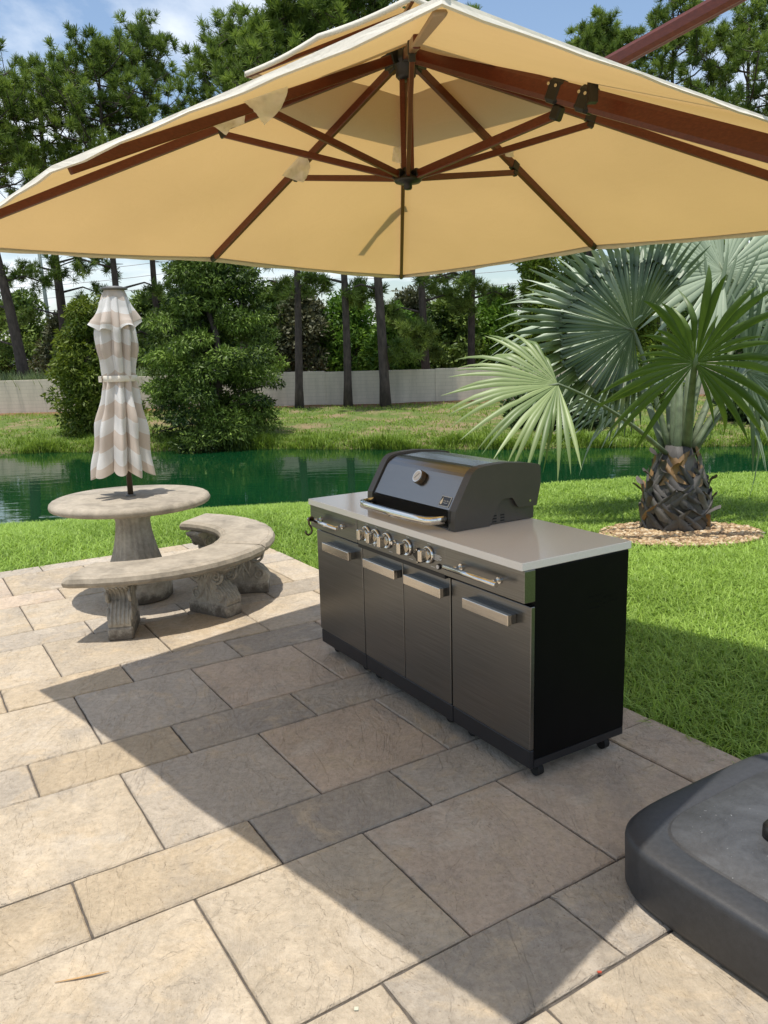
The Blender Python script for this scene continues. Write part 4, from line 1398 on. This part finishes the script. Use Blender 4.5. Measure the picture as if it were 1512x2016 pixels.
b = MB(); b.extrude(fl, .0046, .0054, lambda a, c_, d: fr((a, c_, d))); b.build('flame_emblem', M_gold, bg_)


def lettering(text, size, name, parent, mat, X_, Y_, N_, org, ext=.0004):
    cu = bpy.data.curves.new(name, 'FONT')
    cu.body = text
    cu.size = size
    cu.extrude = ext
    cu.align_x = 'CENTER'
    o = bpy.data.objects.new(name, cu)
    COL.objects.link(o)
    o.parent = parent
    o.matrix_local = Matrix(((X_[0], Y_[0], N_[0], org[0]), (X_[1], Y_[1], N_[1], org[1]), (X_[2], Y_[2], N_[2], org[2]), (0, 0, 0, 1)))
    bpy.context.view_layer.update()
    me = bpy.data.meshes.new_from_object(o)
    me.name = name
    me.materials.clear(); me.materials.append(mat)
    t = link(name, me, parent)
    t.matrix_local = o.matrix_local.copy()
    bpy.data.objects.remove(o)
    t.name = name
    return t


lettering('Next Alfa', .0092, 'lettering', bg_, M_print, X, sl, nr, fr((.0095, -.001, .0052)))
b = MB(); b.box((-.008, -.0085, .0046), (.024, -.0068, .0052), fr=fr); b.build('underline', M_print, bg_)
# bottle opener hook hanging on the left drawer bar
hk = MB()
hp = []
for i in range(15):
    a = R(-60 + 270 * i / 14)
    hp.append((.0165 * math.cos(a), .0165 * math.sin(a) + 0, 0))
hp = [(-.0135 + 0, -.004, 0)] + []
pts = []
for i in range(12):
    a = R(-40 + 250 * i / 11)
    pts.append((0, -.0155 * math.cos(a), .0155 * math.sin(a)))
pts = pts[::-1]
low = [(0, .005, -.030), (0, .010, -.050), (0, .006, -.070), (0, -.008, -.080), (0, -.022, -.076), (0, -.028, -.064)]
hk.tube([(0, .008, -.012)] + [] + [(0, .0155 * math.cos(R(t)), .0155 * math.sin(R(t))) for t in range(-10, 200, 20)] + [(0, -.013, -.020), (0, -.002, -.040), (0, .003, -.058), (0, -.005, -.074), (0, -.020, -.080), (0, -.033, -.070), (0, -.036, -.056)], .0055, 8, squash=(1, 1))
ho = hk.build('hook', M_bronze)
hl = np.array([.135, -.088, .803])
hw_ = np.array([-.386, 4.265]) + GU * hl[0] + GV * hl[1]
ho.location = (hw_[0], hw_[1], .803)
ho.rotation_euler = (0, 0, GA)
tag(ho, 'small dark s-shaped hook hanging on the left drawer bar of the barbecue', 'hook')

# ------------------------------------------------------------------ cantilever parasol
cx, cy = .14, 3.555
AP = 2.885
ends = {  # rib tips: near, right, far, left corners and the four side middles
    -90: (.115, 1.396, 2.20), -45: (1.205, 2.49, 2.285), 0: (2.27, 3.56, 2.18), 45: (1.222, 4.56, 2.216),
    90: (.165, 5.70, 2.197), 135: (-.938, 4.61, 2.214), 180: (-1.99, 3.55, 2.178), 225: (-.945, 2.455, 2.210)}
order = [-90, -45, 0, 45, 90, 135, 180, 225]
ct_ = np.array([cx, cy, AP])
um = thing('cantilever_umbrella', 'large open tan cantilever parasol with red brown wooden ribs', 'parasol', (cx, cy, 0))
O3 = np.array([cx, cy, 0])


def roof(apex, tips, t0, rows, cols, sag, near_=()):
    V, F_ = [], []
    for i in range(rows + 1):
        t = t0 + (1 - t0) * i / rows
        for s_ in range(8):
            A, B = tips[s_], tips[(s_ + 1) % 8]
            near = 0.15 if s_ in near_ else 1.0
            for k in range(cols):
                w_ = k / cols
                e_ = A * (1 - w_) + B * w_
                bow = math.sin(math.pi * w_)
                q_ = apex + (e_ - apex) * t
                hor = np.array([e_[0] - apex[0], e_[1] - apex[1], 0])
                q_ = q_ - hor * (.012 * bow * t ** 3 * near) - np.array([0, 0, sag * bow * t * near])
                V.append(q_ - O3)
    n_ = 8 * cols
    for i in range(rows):
        for k in range(n_):
            k2 = (k + 1) % n_
            F_.append((i * n_ + k, i * n_ + k2, (i + 1) * n_ + k2, (i + 1) * n_ + k))
    return V, F_, n_


tips = [np.array(ends[a]) for a in order]
V, F_, n_ = roof(ct_ + np.array([0, 0, .012]), [q_ + np.array([0, 0, .008]) for q_ in tips], .14, 18, 14, .016, (0, 7))
b = MB(); b.add(V, F_, 0, True)
can = b.build('canopy', M_canvas, um)
edge = V[-n_:]
b = MB()
hv, hf = [], []
for q_ in edge:
    o_ = np.array([q_[0], q_[1], 0]); o_ = o_ / np.linalg.norm(o_)
    kk = len(hv) // 6
    dr_ = .010 + .006 * abs(math.cos(math.pi * (kk % 14) / 14)) ** 3 + .0025 * math.sin(kk * 1.9) + .002 * math.sin(kk * .77)
    if kk // 14 in (0, 1):
        dr_ *= .6
    hv += [q_ + np.array([0, 0, .003]) - o_ * .012, q_ + o_ * .003 + np.array([0, 0, .001]), q_ + o_ * .005 - np.array([0, 0, .006]), q_ + o_ * .010 - np.array([0, 0, .004 + dr_]), q_ + o_ * .001 - np.array([0, 0, .005 + dr_]), q_ - o_ * .004 - np.array([0, 0, .006])]
for k in range(n_):
    k2 = (k + 1) % n_
    for j in range(5):
        hf.append((k * 6 + j, k * 6 + j + 1, k2 * 6 + j + 1, k2 * 6 + j))
b.add(hv, hf, 0, False)
b.build('hem', M_hem, can)
# vent cap
ca_ = ct_ + np.array([0, 0, .17])
ctips = []
for a in order:
    rr = .665 if a % 90 == 0 else .475
    ctips.append(np.array([cx + rr * math.cos(R(a)), cy + rr * math.sin(R(a)), 2.825 if a % 90 == 0 else 2.835]))
V, F_, n_ = roof(ca_, ctips, .02, 8, 8, .006)
b = MB(); b.add(V, F_, 0, True)
vc = b.build('vent_cap', M_canvas, can)
b = MB()
hv, hf = [], []
for q_ in V[-n_:]:
    o_ = np.array([q_[0], q_[1], 0]); o_ = o_ / np.linalg.norm(o_)
    hv += [q_ - o_ * .01 + np.array([0, 0, .003]), q_ + o_ * .005, q_ + o_ * .007 - np.array([0, 0, .02]), q_ - o_ * .002 - np.array([0, 0, .02])]
for k in range(n_):
    k2 = (k + 1) % n_
    for j in range(3):
        hf.append((k * 4 + j, k * 4 + j + 1, k2 * 4 + j + 1, k2 * 4 + j))
b.add(hv, hf, 0, True); b.build('vent_hem', M_hem, vc)
for i, a in enumerate(order):
    if a % 90 == 0:
        b = MB(); b.bar(ca_ - O3 - np.array([0, 0, .03]), ctips[i] - O3 - np.array([0, 0, .018]), .012, .014); b.build('vent_rib', M_wood, vc)
# ribs, struts, clips
LOW = np.array([0, 0, 2.395])
def rib_pt(a, r_):
    e_ = np.array(ends[a]); L = math.hypot(e_[0] - cx, e_[1] - cy)
    return ct_ + (e_ - ct_) * (r_ / L) - O3
for a in order:
    e_ = np.array(ends[a]); L = math.hypot(e_[0] - cx, e_[1] - cy)
    thick = a == -45
    w_, h_ = (.050, .074) if thick else (.021, .036)
    dn_ = np.array([0, 0, h_ / 2 - (.0 if thick else .005)])
    b = MB()
    if thick:
        dh_ = np.array([math.cos(R(a)), math.sin(R(a)), 0])
        b.bar(dh_ * .055 + np.array([0, 0, 2.862]), dh_ * 1.88 + np.array([0, 0, 2.045]), w_, h_, bev=.016)
    else:
        b.bar(rib_pt(a, .06) - dn_, rib_pt(a, L - (1.0 if a == -90 else .05)) - dn_, w_, h_, bev=.003)
    rb_ = b.build('rib', M_wood, um)
    b = MB()
    if not thick and a not in (-90, 225):
        b.bar(rib_pt(a, L - .055) - dn_, rib_pt(a, L - .012) - dn_ * .8, w_ * 1.15, h_ * .85, bev=.006)
        b.build('rib_tip', M_hub, rb_)
    rc = .735 if a % 90 else .775
    q_ = rib_pt(a, rc)
    d_ = rib_pt(a, rc + .04) - q_; d_ /= np.linalg.norm(d_)
    if thick:
        d_ = dh_ * 1.0 + np.array([0, 0, -.4477]); d_ /= np.linalg.norm(d_)
        q_ = dh_ * rc + np.array([0, 0, 2.862 - .4477 * (rc - .055)]) + dn_ - np.array([0, 0, .012])
    b = MB()
    zc = np.array([0, 0, h_ + .012])
    if thick:
        b.bar(q_ - dn_ + np.array([0, 0, .012]) - d_ * .035, q_ - dn_ + np.array([0, 0, .012]) + d_ * .03, w_ + .01, h_ + .008, bev=.012)
        b.bar(q_ - dn_ - np.array([0, 0, .058]) - d_ * .02, q_ - dn_ - np.array([0, 0, .058]) + d_ * .02, w_ * .75, .05, bev=.006)
        b.bar(q_ - dn_ + np.array([0, 0, .012]) + d_ * .10, q_ - dn_ + np.array([0, 0, .012]) + d_ * .165, w_ + .012, h_ + .012, bev=.012)
        sd = np.array([-math.sin(R(a)), math.cos(R(a)), 0])
        for off in (-.018, .015, .118, .145):
            for sg in (-1, 1):
                b.disc(q_ - dn_ + np.array([0, 0, .03]) + d_ * off + sd * sg * (w_ / 2 + .0055), sd * sg, .006, .003, 10, mi=1)
    else:
        b.bar(q_ - dn_ - d_ * .022, q_ - dn_ + d_ * .022, w_ + .008, h_ + .006, bev=.003)
        b.bar(q_ - dn_ - np.array([0, 0, .028]) - d_ * .014, q_ - dn_ - np.array([0, 0, .028]) + d_ * .016, w_ + .002, .03, bev=.003)
    b.build('clip', [M_hub, M_steel], rb_)
    end = q_ - dn_ - np.array([0, 0, .062 if thick else .03])
    dirh = np.array([math.cos(R(a)), math.sin(R(a)), 0])
    b = MB(); b.bar(LOW + dirh * .035, end, .017, .026 if not thick else .034, bev=.003); b.build('strut', M_wood, um)
b = MB()
b.lathe([(.028, 2.775), (.042, 2.79), (.042, 2.825), (.066, 2.835), (.066, 2.875), (.04, 2.885), (.03, 2.93), (.02, 2.985), (.01, 3.0)], 24)
for a in order:
    dirh = np.array([math.cos(R(a)), math.sin(R(a)), 0])
    b.bar(np.array([0, 0, 2.858]) + dirh * .05, np.array([0, 0, 2.838]) + dirh * .095, .032, .05, bev=.004)
b.build('top_hub', M_hub, um)
b = MB()
b.lathe([(.014, 2.345), (.018, 2.35), (.018, 2.368), (.052, 2.372), (.060, 2.380), (.060, 2.388), (.045, 2.396), (.03, 2.41), (.026, 2.43)], 24)
for a in order:
    dirh = np.array([math.cos(R(a)), math.sin(R(a)), 0])
    b.bar(LOW + dirh * .025 + np.array([0, 0, .0]), LOW + dirh * .062 + np.array([0, 0, .012]), .024, .034, bev=.003)
b.build('bottom_hub', M_hub, um)
b = MB()
for (ox, oy) in ((-.016, .0), (.016, -.012)):
    b.bar((ox, oy, 2.40), (ox, oy, 2.80), .022, .030, bev=.003, upv=(0, 1, 0))
b.build('centre_post', M_wood, um)
b = MB()
nc = np.array(ends[-90]) - O3
b.disc(nc + np.array([0, .012, .030]), (0, -.5, .85), .014, .006, 16)
b.disc(nc + np.array([0, .0095, .0345]), (0, -.5, .85), .008, .004, 16, mi=1)
b.build('corner_grommet', [M_print, M_capgrey], can)
b = MB()
e0 = rib_pt(-90, 1.05) - np.array([0, 0, .022]); e1 = rib_pt(-90, 2.12) - np.array([0, 0, .012])
b.bar(e0, e1, .026, .010, bev=.004); b.build('rib_pocket', M_canvas, can)
# tie strap lying on top of the far left panel: it shades the cloth
S0 = ct_ + (np.array(ends[90]) - ct_) * .40
def on_far(px, py, lift):
    A, B = np.array(ends[90]), np.array(ends[135])
    nrm = np.cross(A - ct_, B - ct_)
    d_ = ray(px, py); o_ = np.array([0, 0, CAM_H])
    t = ((ct_ - o_) @ nrm) / (d_ @ nrm)
    return o_ + d_ * t + np.array([0, 0, lift]) - O3
b = MB()
sv = [on_far(x_, y_, l_) for x_, y_, l_ in ((797, 404, .06), (801, 412, .06), (768, 424, .055), (775, 436, .055), (735, 462, .05), (741, 468, .05), (703, 500, .05), (715, 501, .05))]
b.add(sv, [(0, 1, 3, 2), (2, 3, 5, 4), (4, 5, 7, 6)])
b.build('tie_strap', M_hem, can)
# boom and mast
MX = np.array([1.298, 2.073, 0])
def in_plane(px, py):
    ang = math.atan2(MX[1] - cy, MX[0] - cx)
    nrm = np.array([-math.sin(ang), math.cos(ang), 0])
    d_ = ray(px, py); o_ = np.array([0, 0, CAM_H])
    t = ((O3 - o_) @ nrm) / (d_ @ nrm)
    return o_ + d_ * t
A, B = in_plane(1216, 118), in_plane(1416, 8)
k_ = np.linalg.norm((MX - A)[:2]) / np.linalg.norm((B - A)[:2])
top = A + (B - A) * k_
low = A - (B - A) * .28
b = MB(); b.bar(low - O3, top - O3 + (B - A) * .15, .034, .050, bev=.012); b.build('boom', M_wood, um)
b = MB(); b.bar(MX - O3 + np.array([0, 0, .205]), np.array([MX[0], MX[1], top[2] + .03]) - O3, .075, .095, upv=(GU[0], GU[1], 0), bev=.018); b.build('mast', M_wood, um)
b = MB(); b.bar(low - O3, np.array([low[0], low[1], low[2] - .09]) - O3, .03, .03, upv=(1, 0, 0)); b.build('boom_bracket', M_hub, um)

# weighted base
bs = thing('umbrella_base', 'dusty black plastic weight of the tan parasol in right corner', 'umbrella base', (MX[0], MX[1], 0), YAW)
SEG = 120
def sup(a_u, a_v, nexp, z):
    out = []
    for k in range(SEG):
        t = 2 * math.pi * k / SEG
        c_, s_ = math.cos(t), math.sin(t)
        out.append((a_u * math.copysign(abs(c_) ** (2 / nexp), c_), a_v * math.copysign(abs(s_) ** (2 / nexp), s_), z))
    return out
b = MB()
rings = []
for (da, z) in ((-.03, .001), (-.012, .008), (-.004, .03), (0, .170), (-.002, .184), (-.008, .1925), (-.020, .1965), (-.094, .2020), (-.099, .1985), (-.104, .1985), (-.110, .2046), (-.25, .2065), (-.40, .207)):
    rings.append(sup(.492 + da, .462 + da, 5.2, z))
v, f = [], []
for rg in rings:
    v += rg
for i in range(len(rings) - 1):
    for k in range(SEG):
        k2 = (k + 1) % SEG
        f.append((i * SEG + k, i * SEG + k2, (i + 1) * SEG + k2, (i + 1) * SEG + k))
f.append(tuple((len(rings) - 1) * SEG + k for k in range(SEG)))
b.add(v, f, 0, True)
b.build('tank', M_tank, bs)
kp = at_y(1532, 1668, 2.10)
kl = np.array([kp[0] - MX[0], kp[1] - MX[1]])
kl = np.array([kl @ E1, kl @ N1])
b = MB(); b.lathe([(.040, .205), (.046, .212), (.046, .238), (.038, .250), (.02, .253)], 28, c=(kl[0], kl[1], 0)); b.build('fill_cap', M_hub, bs)
b = MB(); b.lathe([(.085, .205), (.085, .222), (.07, .235)], 32); b.build('mast_collar', M_hub, bs)

# cloudy plastic film still on four clips
def film(label, corners, seed, thick=.012):
    r = np.random.RandomState(seed)
    A, B, C_, D = [np.array(q_) for q_ in corners]
    K = 12
    nrm = np.cross(B - A, D - A); nrm /= np.linalg.norm(nrm)
    V = []
    for i in range(K + 1):
        for j in range(K + 1):
            u_, w_ = i / K, j / K
            q_ = A * (1 - u_) * (1 - w_) + B * u_ * (1 - w_) + C_ * u_ * w_ + D * (1 - u_) * w_
            V.append(q_ + nrm * thick * (math.sin(7 * u_ + seed) * math.cos(6 * w_) + .5 * r.randn() * .4))
    F_ = [(i * (K + 1) + j, (i + 1) * (K + 1) + j, (i + 1) * (K + 1) + j + 1, i * (K + 1) + j + 1) for i in range(K) for j in range(K)]
    b = MB(); b.add(V, F_, 0, True)
    return tag(b.build('plastic_film', M_wrap), label, 'plastic film', 'plastic film left on the parasol clips')
film('largest scrap of cloudy film hanging from the upper left rib clip', [at_y(476, 194, 2.84), at_y(570, 160, 2.90), at_y(556, 212, 2.92), at_y(522, 246, 2.88)], 1)
film('pale scrap of film on the left corner rib, beside the largest scrap', [at_y(398, 238, 3.25), at_y(488, 212, 3.25), at_y(480, 240, 3.25), at_y(444, 264, 3.24)], 2)
film('scrap of cloudy film on the clip of the far left rib', [at_y(600, 296, 3.92), at_y(612, 330, 3.92), at_y(598, 360, 3.93), at_y(554, 346, 3.94)], 3)
film('small scrap of film behind the centre post', [at_y(774, 290, 4.2), at_y(792, 286, 4.2), at_y(790, 322, 4.2), at_y(772, 318, 4.2)], 4, .006)
film('tiny scrap of film on the clip of the far right rib', [at_y(992, 292, 3.95), at_y(1010, 290, 3.95), at_y(1012, 310, 3.95), at_y(995, 308, 3.95)], 5, .004)

# ------------------------------------------------------------------ palm
pz = float(height(PALM_XY[0], PALM_XY[1]))
pm = thing('fan_palm', 'silver leaved fan palm with shaggy trunk in a ring of pebbles', 'palm', (PALM_XY[0], PALM_XY[1], pz))
PO = np.array([PALM_XY[0], PALM_XY[1], pz])
b = MB()
b.lathe([(.25, -.1), (.295, .05), (.305, .22), (.28, .42), (.22, .60), (.16, .74), (.12, .85)], 40, fn=lambda r_, z, t: (r_ * (1 + .06 * math.sin(6 * t + 9 * z)), z), tint=.15)
r = np.random.RandomState(9)
for i in range(84):                                   # old leaf bases crossing over the trunk
    k = i / 83
    z0 = -.03 + .64 * k
    th0 = i * 2.39996 + r.uniform(-.2, .2)
    twist = (1 if i % 2 else -1) * r.uniform(.55, 1.0)
    ln = r.uniform(.18, .30)
    peel = r.uniform(.02, .12) if r.rand() < .45 else r.uniform(.0, .03)
    w0 = r.uniform(.14, .21)
    V, F_ = [], []
    n1_ = 9
    for j in range(n1_):
        t = j / (n1_ - 1)
        z = z0 + ln * t
        rad = np.interp(z, [-.1, .05, .22, .42, .60, .74, .9], [.26, .31, .318, .295, .235, .175, .13]) + .014 + .02 * t + peel * max(0, t - .55) ** 2 * 4.5
        th = th0 + twist * t
        w_ = w0 * (1 - .45 * t) * (1 if t < .95 else .75)
        for s_ in (-1, -.35, .35, 1):
            a = th + s_ * w_ / max(rad, .15) * .5
            V.append(((rad - .018 * abs(s_) ** 2) * math.cos(a), (rad - .018 * abs(s_) ** 2) * math.sin(a), z + .02 * s_ * (1 if twist > 0 else -1) + (.01 * r.randn() if j == n1_ - 1 else 0)))
    for j in range(n1_ - 1):
        for s_ in range(3):
            F_.append((j * 4 + s_, j * 4 + s_ + 1, j * 4 + s_ + 5, j * 4 + s_ + 4))
    b.add(V, F_, 0, True, np.clip((.78 + .2 * r.rand()) if (k > .78 and r.rand() < .7) or r.rand() < .2 else r.uniform(.05, .62), 0.01, 1))
b.build('trunk', M_boot, pm)
b = MB()
for i in range(14):                                   # dry fibres at the foot
    a = r.uniform(0, 6.28)
    b.tube([(.30 * math.cos(a), .30 * math.sin(a), .05), (.38 * math.cos(a + .2), .38 * math.sin(a + .2), -.02), (.45 * math.cos(a + .5), .45 * math.sin(a + .5), .0)], [.008, .006, .003], 4)
b.build('root_fibre', M_boot, pm)


def frond(hub, axis, normal, Rl, span, nseg, mat, seed, start, fuse=.42, droop=.16, cup=.10, pw=.034, tone=.5, rag=0.0):
    """Fan leaf with its stalk: folded leaflets joined to fuse of their length, free and tapering beyond."""
    r = np.random.RandomState(seed)
    hub, axis, nrm = np.array(hub, float), np.array(axis, float), np.array(normal, float)
    axis /= np.linalg.norm(axis)
    nrm -= axis * (nrm @ axis); nrm /= np.linalg.norm(nrm)
    side = np.cross(nrm, axis)
    V, F_, T = [], [], []
    stations = (.015, .15, .30, fuse, .58, .74, .88, 1.0)
    da = span / nseg
    for i in range(nseg):
        u_ = (i + .5) / nseg * 2 - 1
        a = u_ * span / 2 + r.uniform(-.22, .22) * da
        L = Rl * (.80 + .20 * math.cos(u_ * 1.45)) * r.uniform(.93, 1.05)
        if r.rand() < rag:
            L *= r.uniform(.5, .8)
        dirv = axis * math.cos(a) + side * math.sin(a)
        perp = -axis * math.sin(a) + side * math.cos(a)
        kink = r.uniform(-.06, .22) + (.7 if r.rand() < .10 else 0)
        tw = r.uniform(-.35, .35)
        tn = np.clip(tone + .18 * r.randn(), .02, 1)
        o = len(V)
        for s_ in stations:
            rr = L * s_
            if s_ <= fuse:
                w_ = rr * da * 1.02
            else:
                q_ = (s_ - fuse) / (1 - fuse)
                w_ = L * fuse * da * (1.0 - q_ ** 2.0) * 1.0 + .003
            mid = hub + dirv * rr + nrm * (cup * rr * (.4 + abs(u_)) * (1 - s_ * .4)) - nrm * (kink * max(0, s_ - fuse) ** 2 * L) * 2.2
            mid = mid - np.array([0, 0, droop * L * max(0, s_ - .35) ** 2 * 1.6])
            fold = .33 * w_ * (1 if i % 7 else .5)
            if s_ > fuse:
                pv = perp * math.cos(tw * (s_ - fuse)) + nrm * math.sin(tw * (s_ - fuse))
            else:
                pv = perp
            V += [mid - pv * w_ * .5, mid + nrm * fold, mid + pv * w_ * .5]
            e_ = .25 if s_ > .95 and r.rand() < .5 else 0
            T += [tn - .06 + e_, tn + .1 + e_, tn - .06 + e_]
        for j in range(len(stations) - 1):
            for k in range(2):
                F_.append((o + j * 3 + k, o + j * 3 + k + 1, o + j * 3 + k + 4, o + j * 3 + k + 3))
    V = np.array(V) - PO
    fo = link('frond', fast_mesh('frond', V, np.array(F_), mat, np.clip(T, 0, 1), smooth=False), pm)
    start = np.array(start, float)
    b = MB()
    mid = (start + hub) / 2 + np.array([0, 0, .10 * np.linalg.norm(hub - start)])
    pts = []
    for i in range(11):
        t = i / 10
        pts.append((1 - t) ** 2 * start + 2 * t * (1 - t) * mid + t * t * hub - PO)
    pts.append(hub + axis * .10 * Rl - PO)
    b.tube(pts, [pw * (1.5 - .08 * i) if i < 4 else pw * (1.15 - .06 * (i - 4)) for i in range(11)] + [pw * .25], 8, squash=(1, .6))
    b.build('stalk', M_petiole, fo)


def crown(dx, dy, dz):
    return PO + np.array([dx, dy, dz])


# hub (surveyed), axis, normal, length, spread, leaflets ...; tone paints sunlit fans pale, shaded fans dark
frond(at_y(1098, 756, 7.35), (-1, -.12, -.10), (-.25, -.75, .62), 1.04, R(178), 30, M_lime, 1, crown(-.14, -.05, .78), fuse=.50, droop=.16, tone=.5, pw=.026, rag=.12)
frond(at_y(1247, 650, 8.05), (-.95, -.05, .22), (-.15, -1, -.30), 1.25, R(232), 54, M_silver, 2, crown(-.08, .05, .82), fuse=.60, droop=.08, tone=.10, pw=.034)
frond(at_y(1368, 714, 7.05), (.05, -.30, 1), (0, -1, -.42), 1.0, R(306), 36, M_palmgreen, 3, crown(.05, -.08, .84), fuse=.50, droop=.30, tone=.30, pw=.032, rag=.38)
frond(at_y(1424, 535, 8.35), (-.35, .30, .9), (.05, -.80, .75), 1.28, R(310), 44, M_silver, 4, crown(.10, .06, .84), fuse=.48, droop=.10, tone=.85, pw=.032, rag=.06)
frond(at_y(1506, 570, 8.5), (.5, .2, .8), (-.25, -.80, .6), 1.05, R(280), 34, M_silver, 5, crown(.13, .05, .82), fuse=.42, droop=.18, tone=.85, pw=.03, rag=.1)
frond(at_y(1400, 668, 8.2), (.35, .1, 1), (-.1, -1, .1), 1.0, R(120), 22, M_silver, 6, crown(.08, .02, .84), fuse=.5, droop=.03, tone=.3, pw=.03)
frond(at_y(1470, 730, 7.8), (.9, -.15, .20), (-.2, -.9, -.1), 1.1, R(190), 30, M_silver, 7, crown(.14, -.02, .82), fuse=.4, droop=.22, tone=.25, pw=.03, rag=.15)
frond(at_y(1440, 775, 8.2), (.8, .25, -.15), (.1, -.7, .7), .95, R(180), 30, M_silver, 8, crown(.14, .05, .78), fuse=.4, droop=.25, tone=.6, pw=.03, rag=.1)
frond(at_y(1205, 640, 8.9), (-.95, .25, .25), (-.1, -.75, .65), 1.32, R(220), 38, M_silver, 9, crown(-.10, .12, .80), fuse=.40, droop=.22, tone=.75, pw=.03, rag=.1)
frond(at_y(1300, 585, 8.8), (-.25, .25, 1), (0, -1, .25), 1.15, R(170), 34, M_silver, 10, crown(-.02, .12, .84), fuse=.48, droop=.06, tone=.3, pw=.03)
frond(at_y(1385, 600, 9.1), (.3, .5, .8), (0, -.6, .8), 1.2, R(250), 38, M_silver, 11, crown(.06, .16, .82), fuse=.42, droop=.16, tone=.8, pw=.03, rag=.1)
frond(at_y(1560, 650, 8.1), (1, .0, .15), (-.2, -.6, .8), 1.1, R(230), 36, M_silver, 12, crown(.16, .0, .8), fuse=.42, droop=.22, tone=.7, pw=.03)
frond(at_y(1270, 790, 9.2), (-.6, .7, .1), (-.2, -.3, .9), 1.1, R(220), 30, M_silver, 14, crown(-.08, .16, .74), fuse=.42, droop=.28, tone=.6, pw=.028, rag=.1)
b = MB()
for i, (a, h_) in enumerate(((.3, .95), (2.2, 1.05), (4.2, .85), (5.4, 1.1))):   # pale spear stalks in the heart
    b.tube([(.07 * math.cos(a), .07 * math.sin(a), .55), (.055 * math.cos(a), .055 * math.sin(a), .9), (.09 * math.cos(a), .09 * math.sin(a), .75 + h_)], [.075, .06, .028], 10, squash=(1, .7))
b.build('heart_stalk', M_petiole, pm)

# pebbles
r = np.random.RandomState(3)
ico = np.array([(-1, 1.618, 0), (1, 1.618, 0), (-1, -1.618, 0), (1, -1.618, 0), (0, -1, 1.618), (0, 1, 1.618), (0, -1, -1.618), (0, 1, -1.618), (1.618, 0, -1), (1.618, 0, 1), (-1.618, 0, -1), (-1.618, 0, 1)]) / 1.902
icf = np.array([(0, 11, 5), (0, 5, 1), (0, 1, 7), (0, 7, 10), (0, 10, 11), (1, 5, 9), (5, 11, 4), (11, 10, 2), (10, 7, 6), (7, 1, 8), (3, 9, 4), (3, 4, 2), (3, 2, 6), (3, 6, 8), (3, 8, 9), (4, 9, 5), (2, 4, 11), (6, 2, 10), (8, 6, 7), (9, 8, 1)])
PV, PF, PT = [], [], []
for i in range(3600):
    a, q_ = r.uniform(0, 6.283), math.sqrt(r.rand())
    x, y = RING_C[0] + .76 * q_ * math.cos(a), RING_C[1] + .66 * q_ * math.sin(a)
    s_ = r.uniform(.012, .027)
    M3 = np.diag([s_ * r.uniform(.8, 1.5), s_ * r.uniform(.8, 1.2), s_ * r.uniform(.5, .8)])
    t = r.uniform(0, 6.28)
    RT = np.array([[math.cos(t), -math.sin(t), 0], [math.sin(t), math.cos(t), 0], [0, 0, 1]])
    vv = (ico * r.uniform(.85, 1.15, (12, 1))) @ M3 @ RT.T + np.array([x, y, float(height(x, y)) + .012 + .02 * r.rand()])
    PV.append(vv); PF.append(icf + i * 12); PT.append(np.full(12, r.rand()))
tag(link('pebbles', fast_mesh('pebbles', np.concatenate(PV), np.concatenate(PF), M_peb, np.concatenate(PT), smooth=True)), 'ring of tan pebbles around the palm trunk', kind='stuff')

# ------------------------------------------------------------------ small litter on the pavers
def g_at(px, py, z=.004):
    d_ = ray(px, py)
    return np.array([0, 0, CAM_H]) + d_ * ((z - CAM_H) / d_[2])
b = MB(); b.tube([g_at(108, 1934), g_at(150, 1926, .006), g_at(188, 1918, .007), g_at(215, 1912, .005)], [.0012, .003, .0034, .0008], 6, squash=(1, .5))
tag(b.build('straw', M_twig), 'dry orange brown sliver of pine straw lying on a cream paver', 'straw')
c_ = g_at(702, 1986, .002)
b = MB(); b.box((c_[0] - .006, c_[1] - .005, .001), (c_[0] + .005, c_[1] + .006, .003)); tag(b.build('paper_scrap', M_paper), 'tiny pale square scrap lying on the paver near the bottom edge', 'scrap')
c_ = g_at(1180, 1914, .002)
b = MB(); b.box((c_[0] - .005, c_[1] - .003, .001), (c_[0] + .006, c_[1] + .003, .004)); tag(b.build('leaf_scrap', M_red), 'tiny red leaf scrap in a sunny paver joint', 'leaf')
print('objects', len(bpy.data.objects), 'tris', sum(len(m.polygons) for m in bpy.data.meshes))
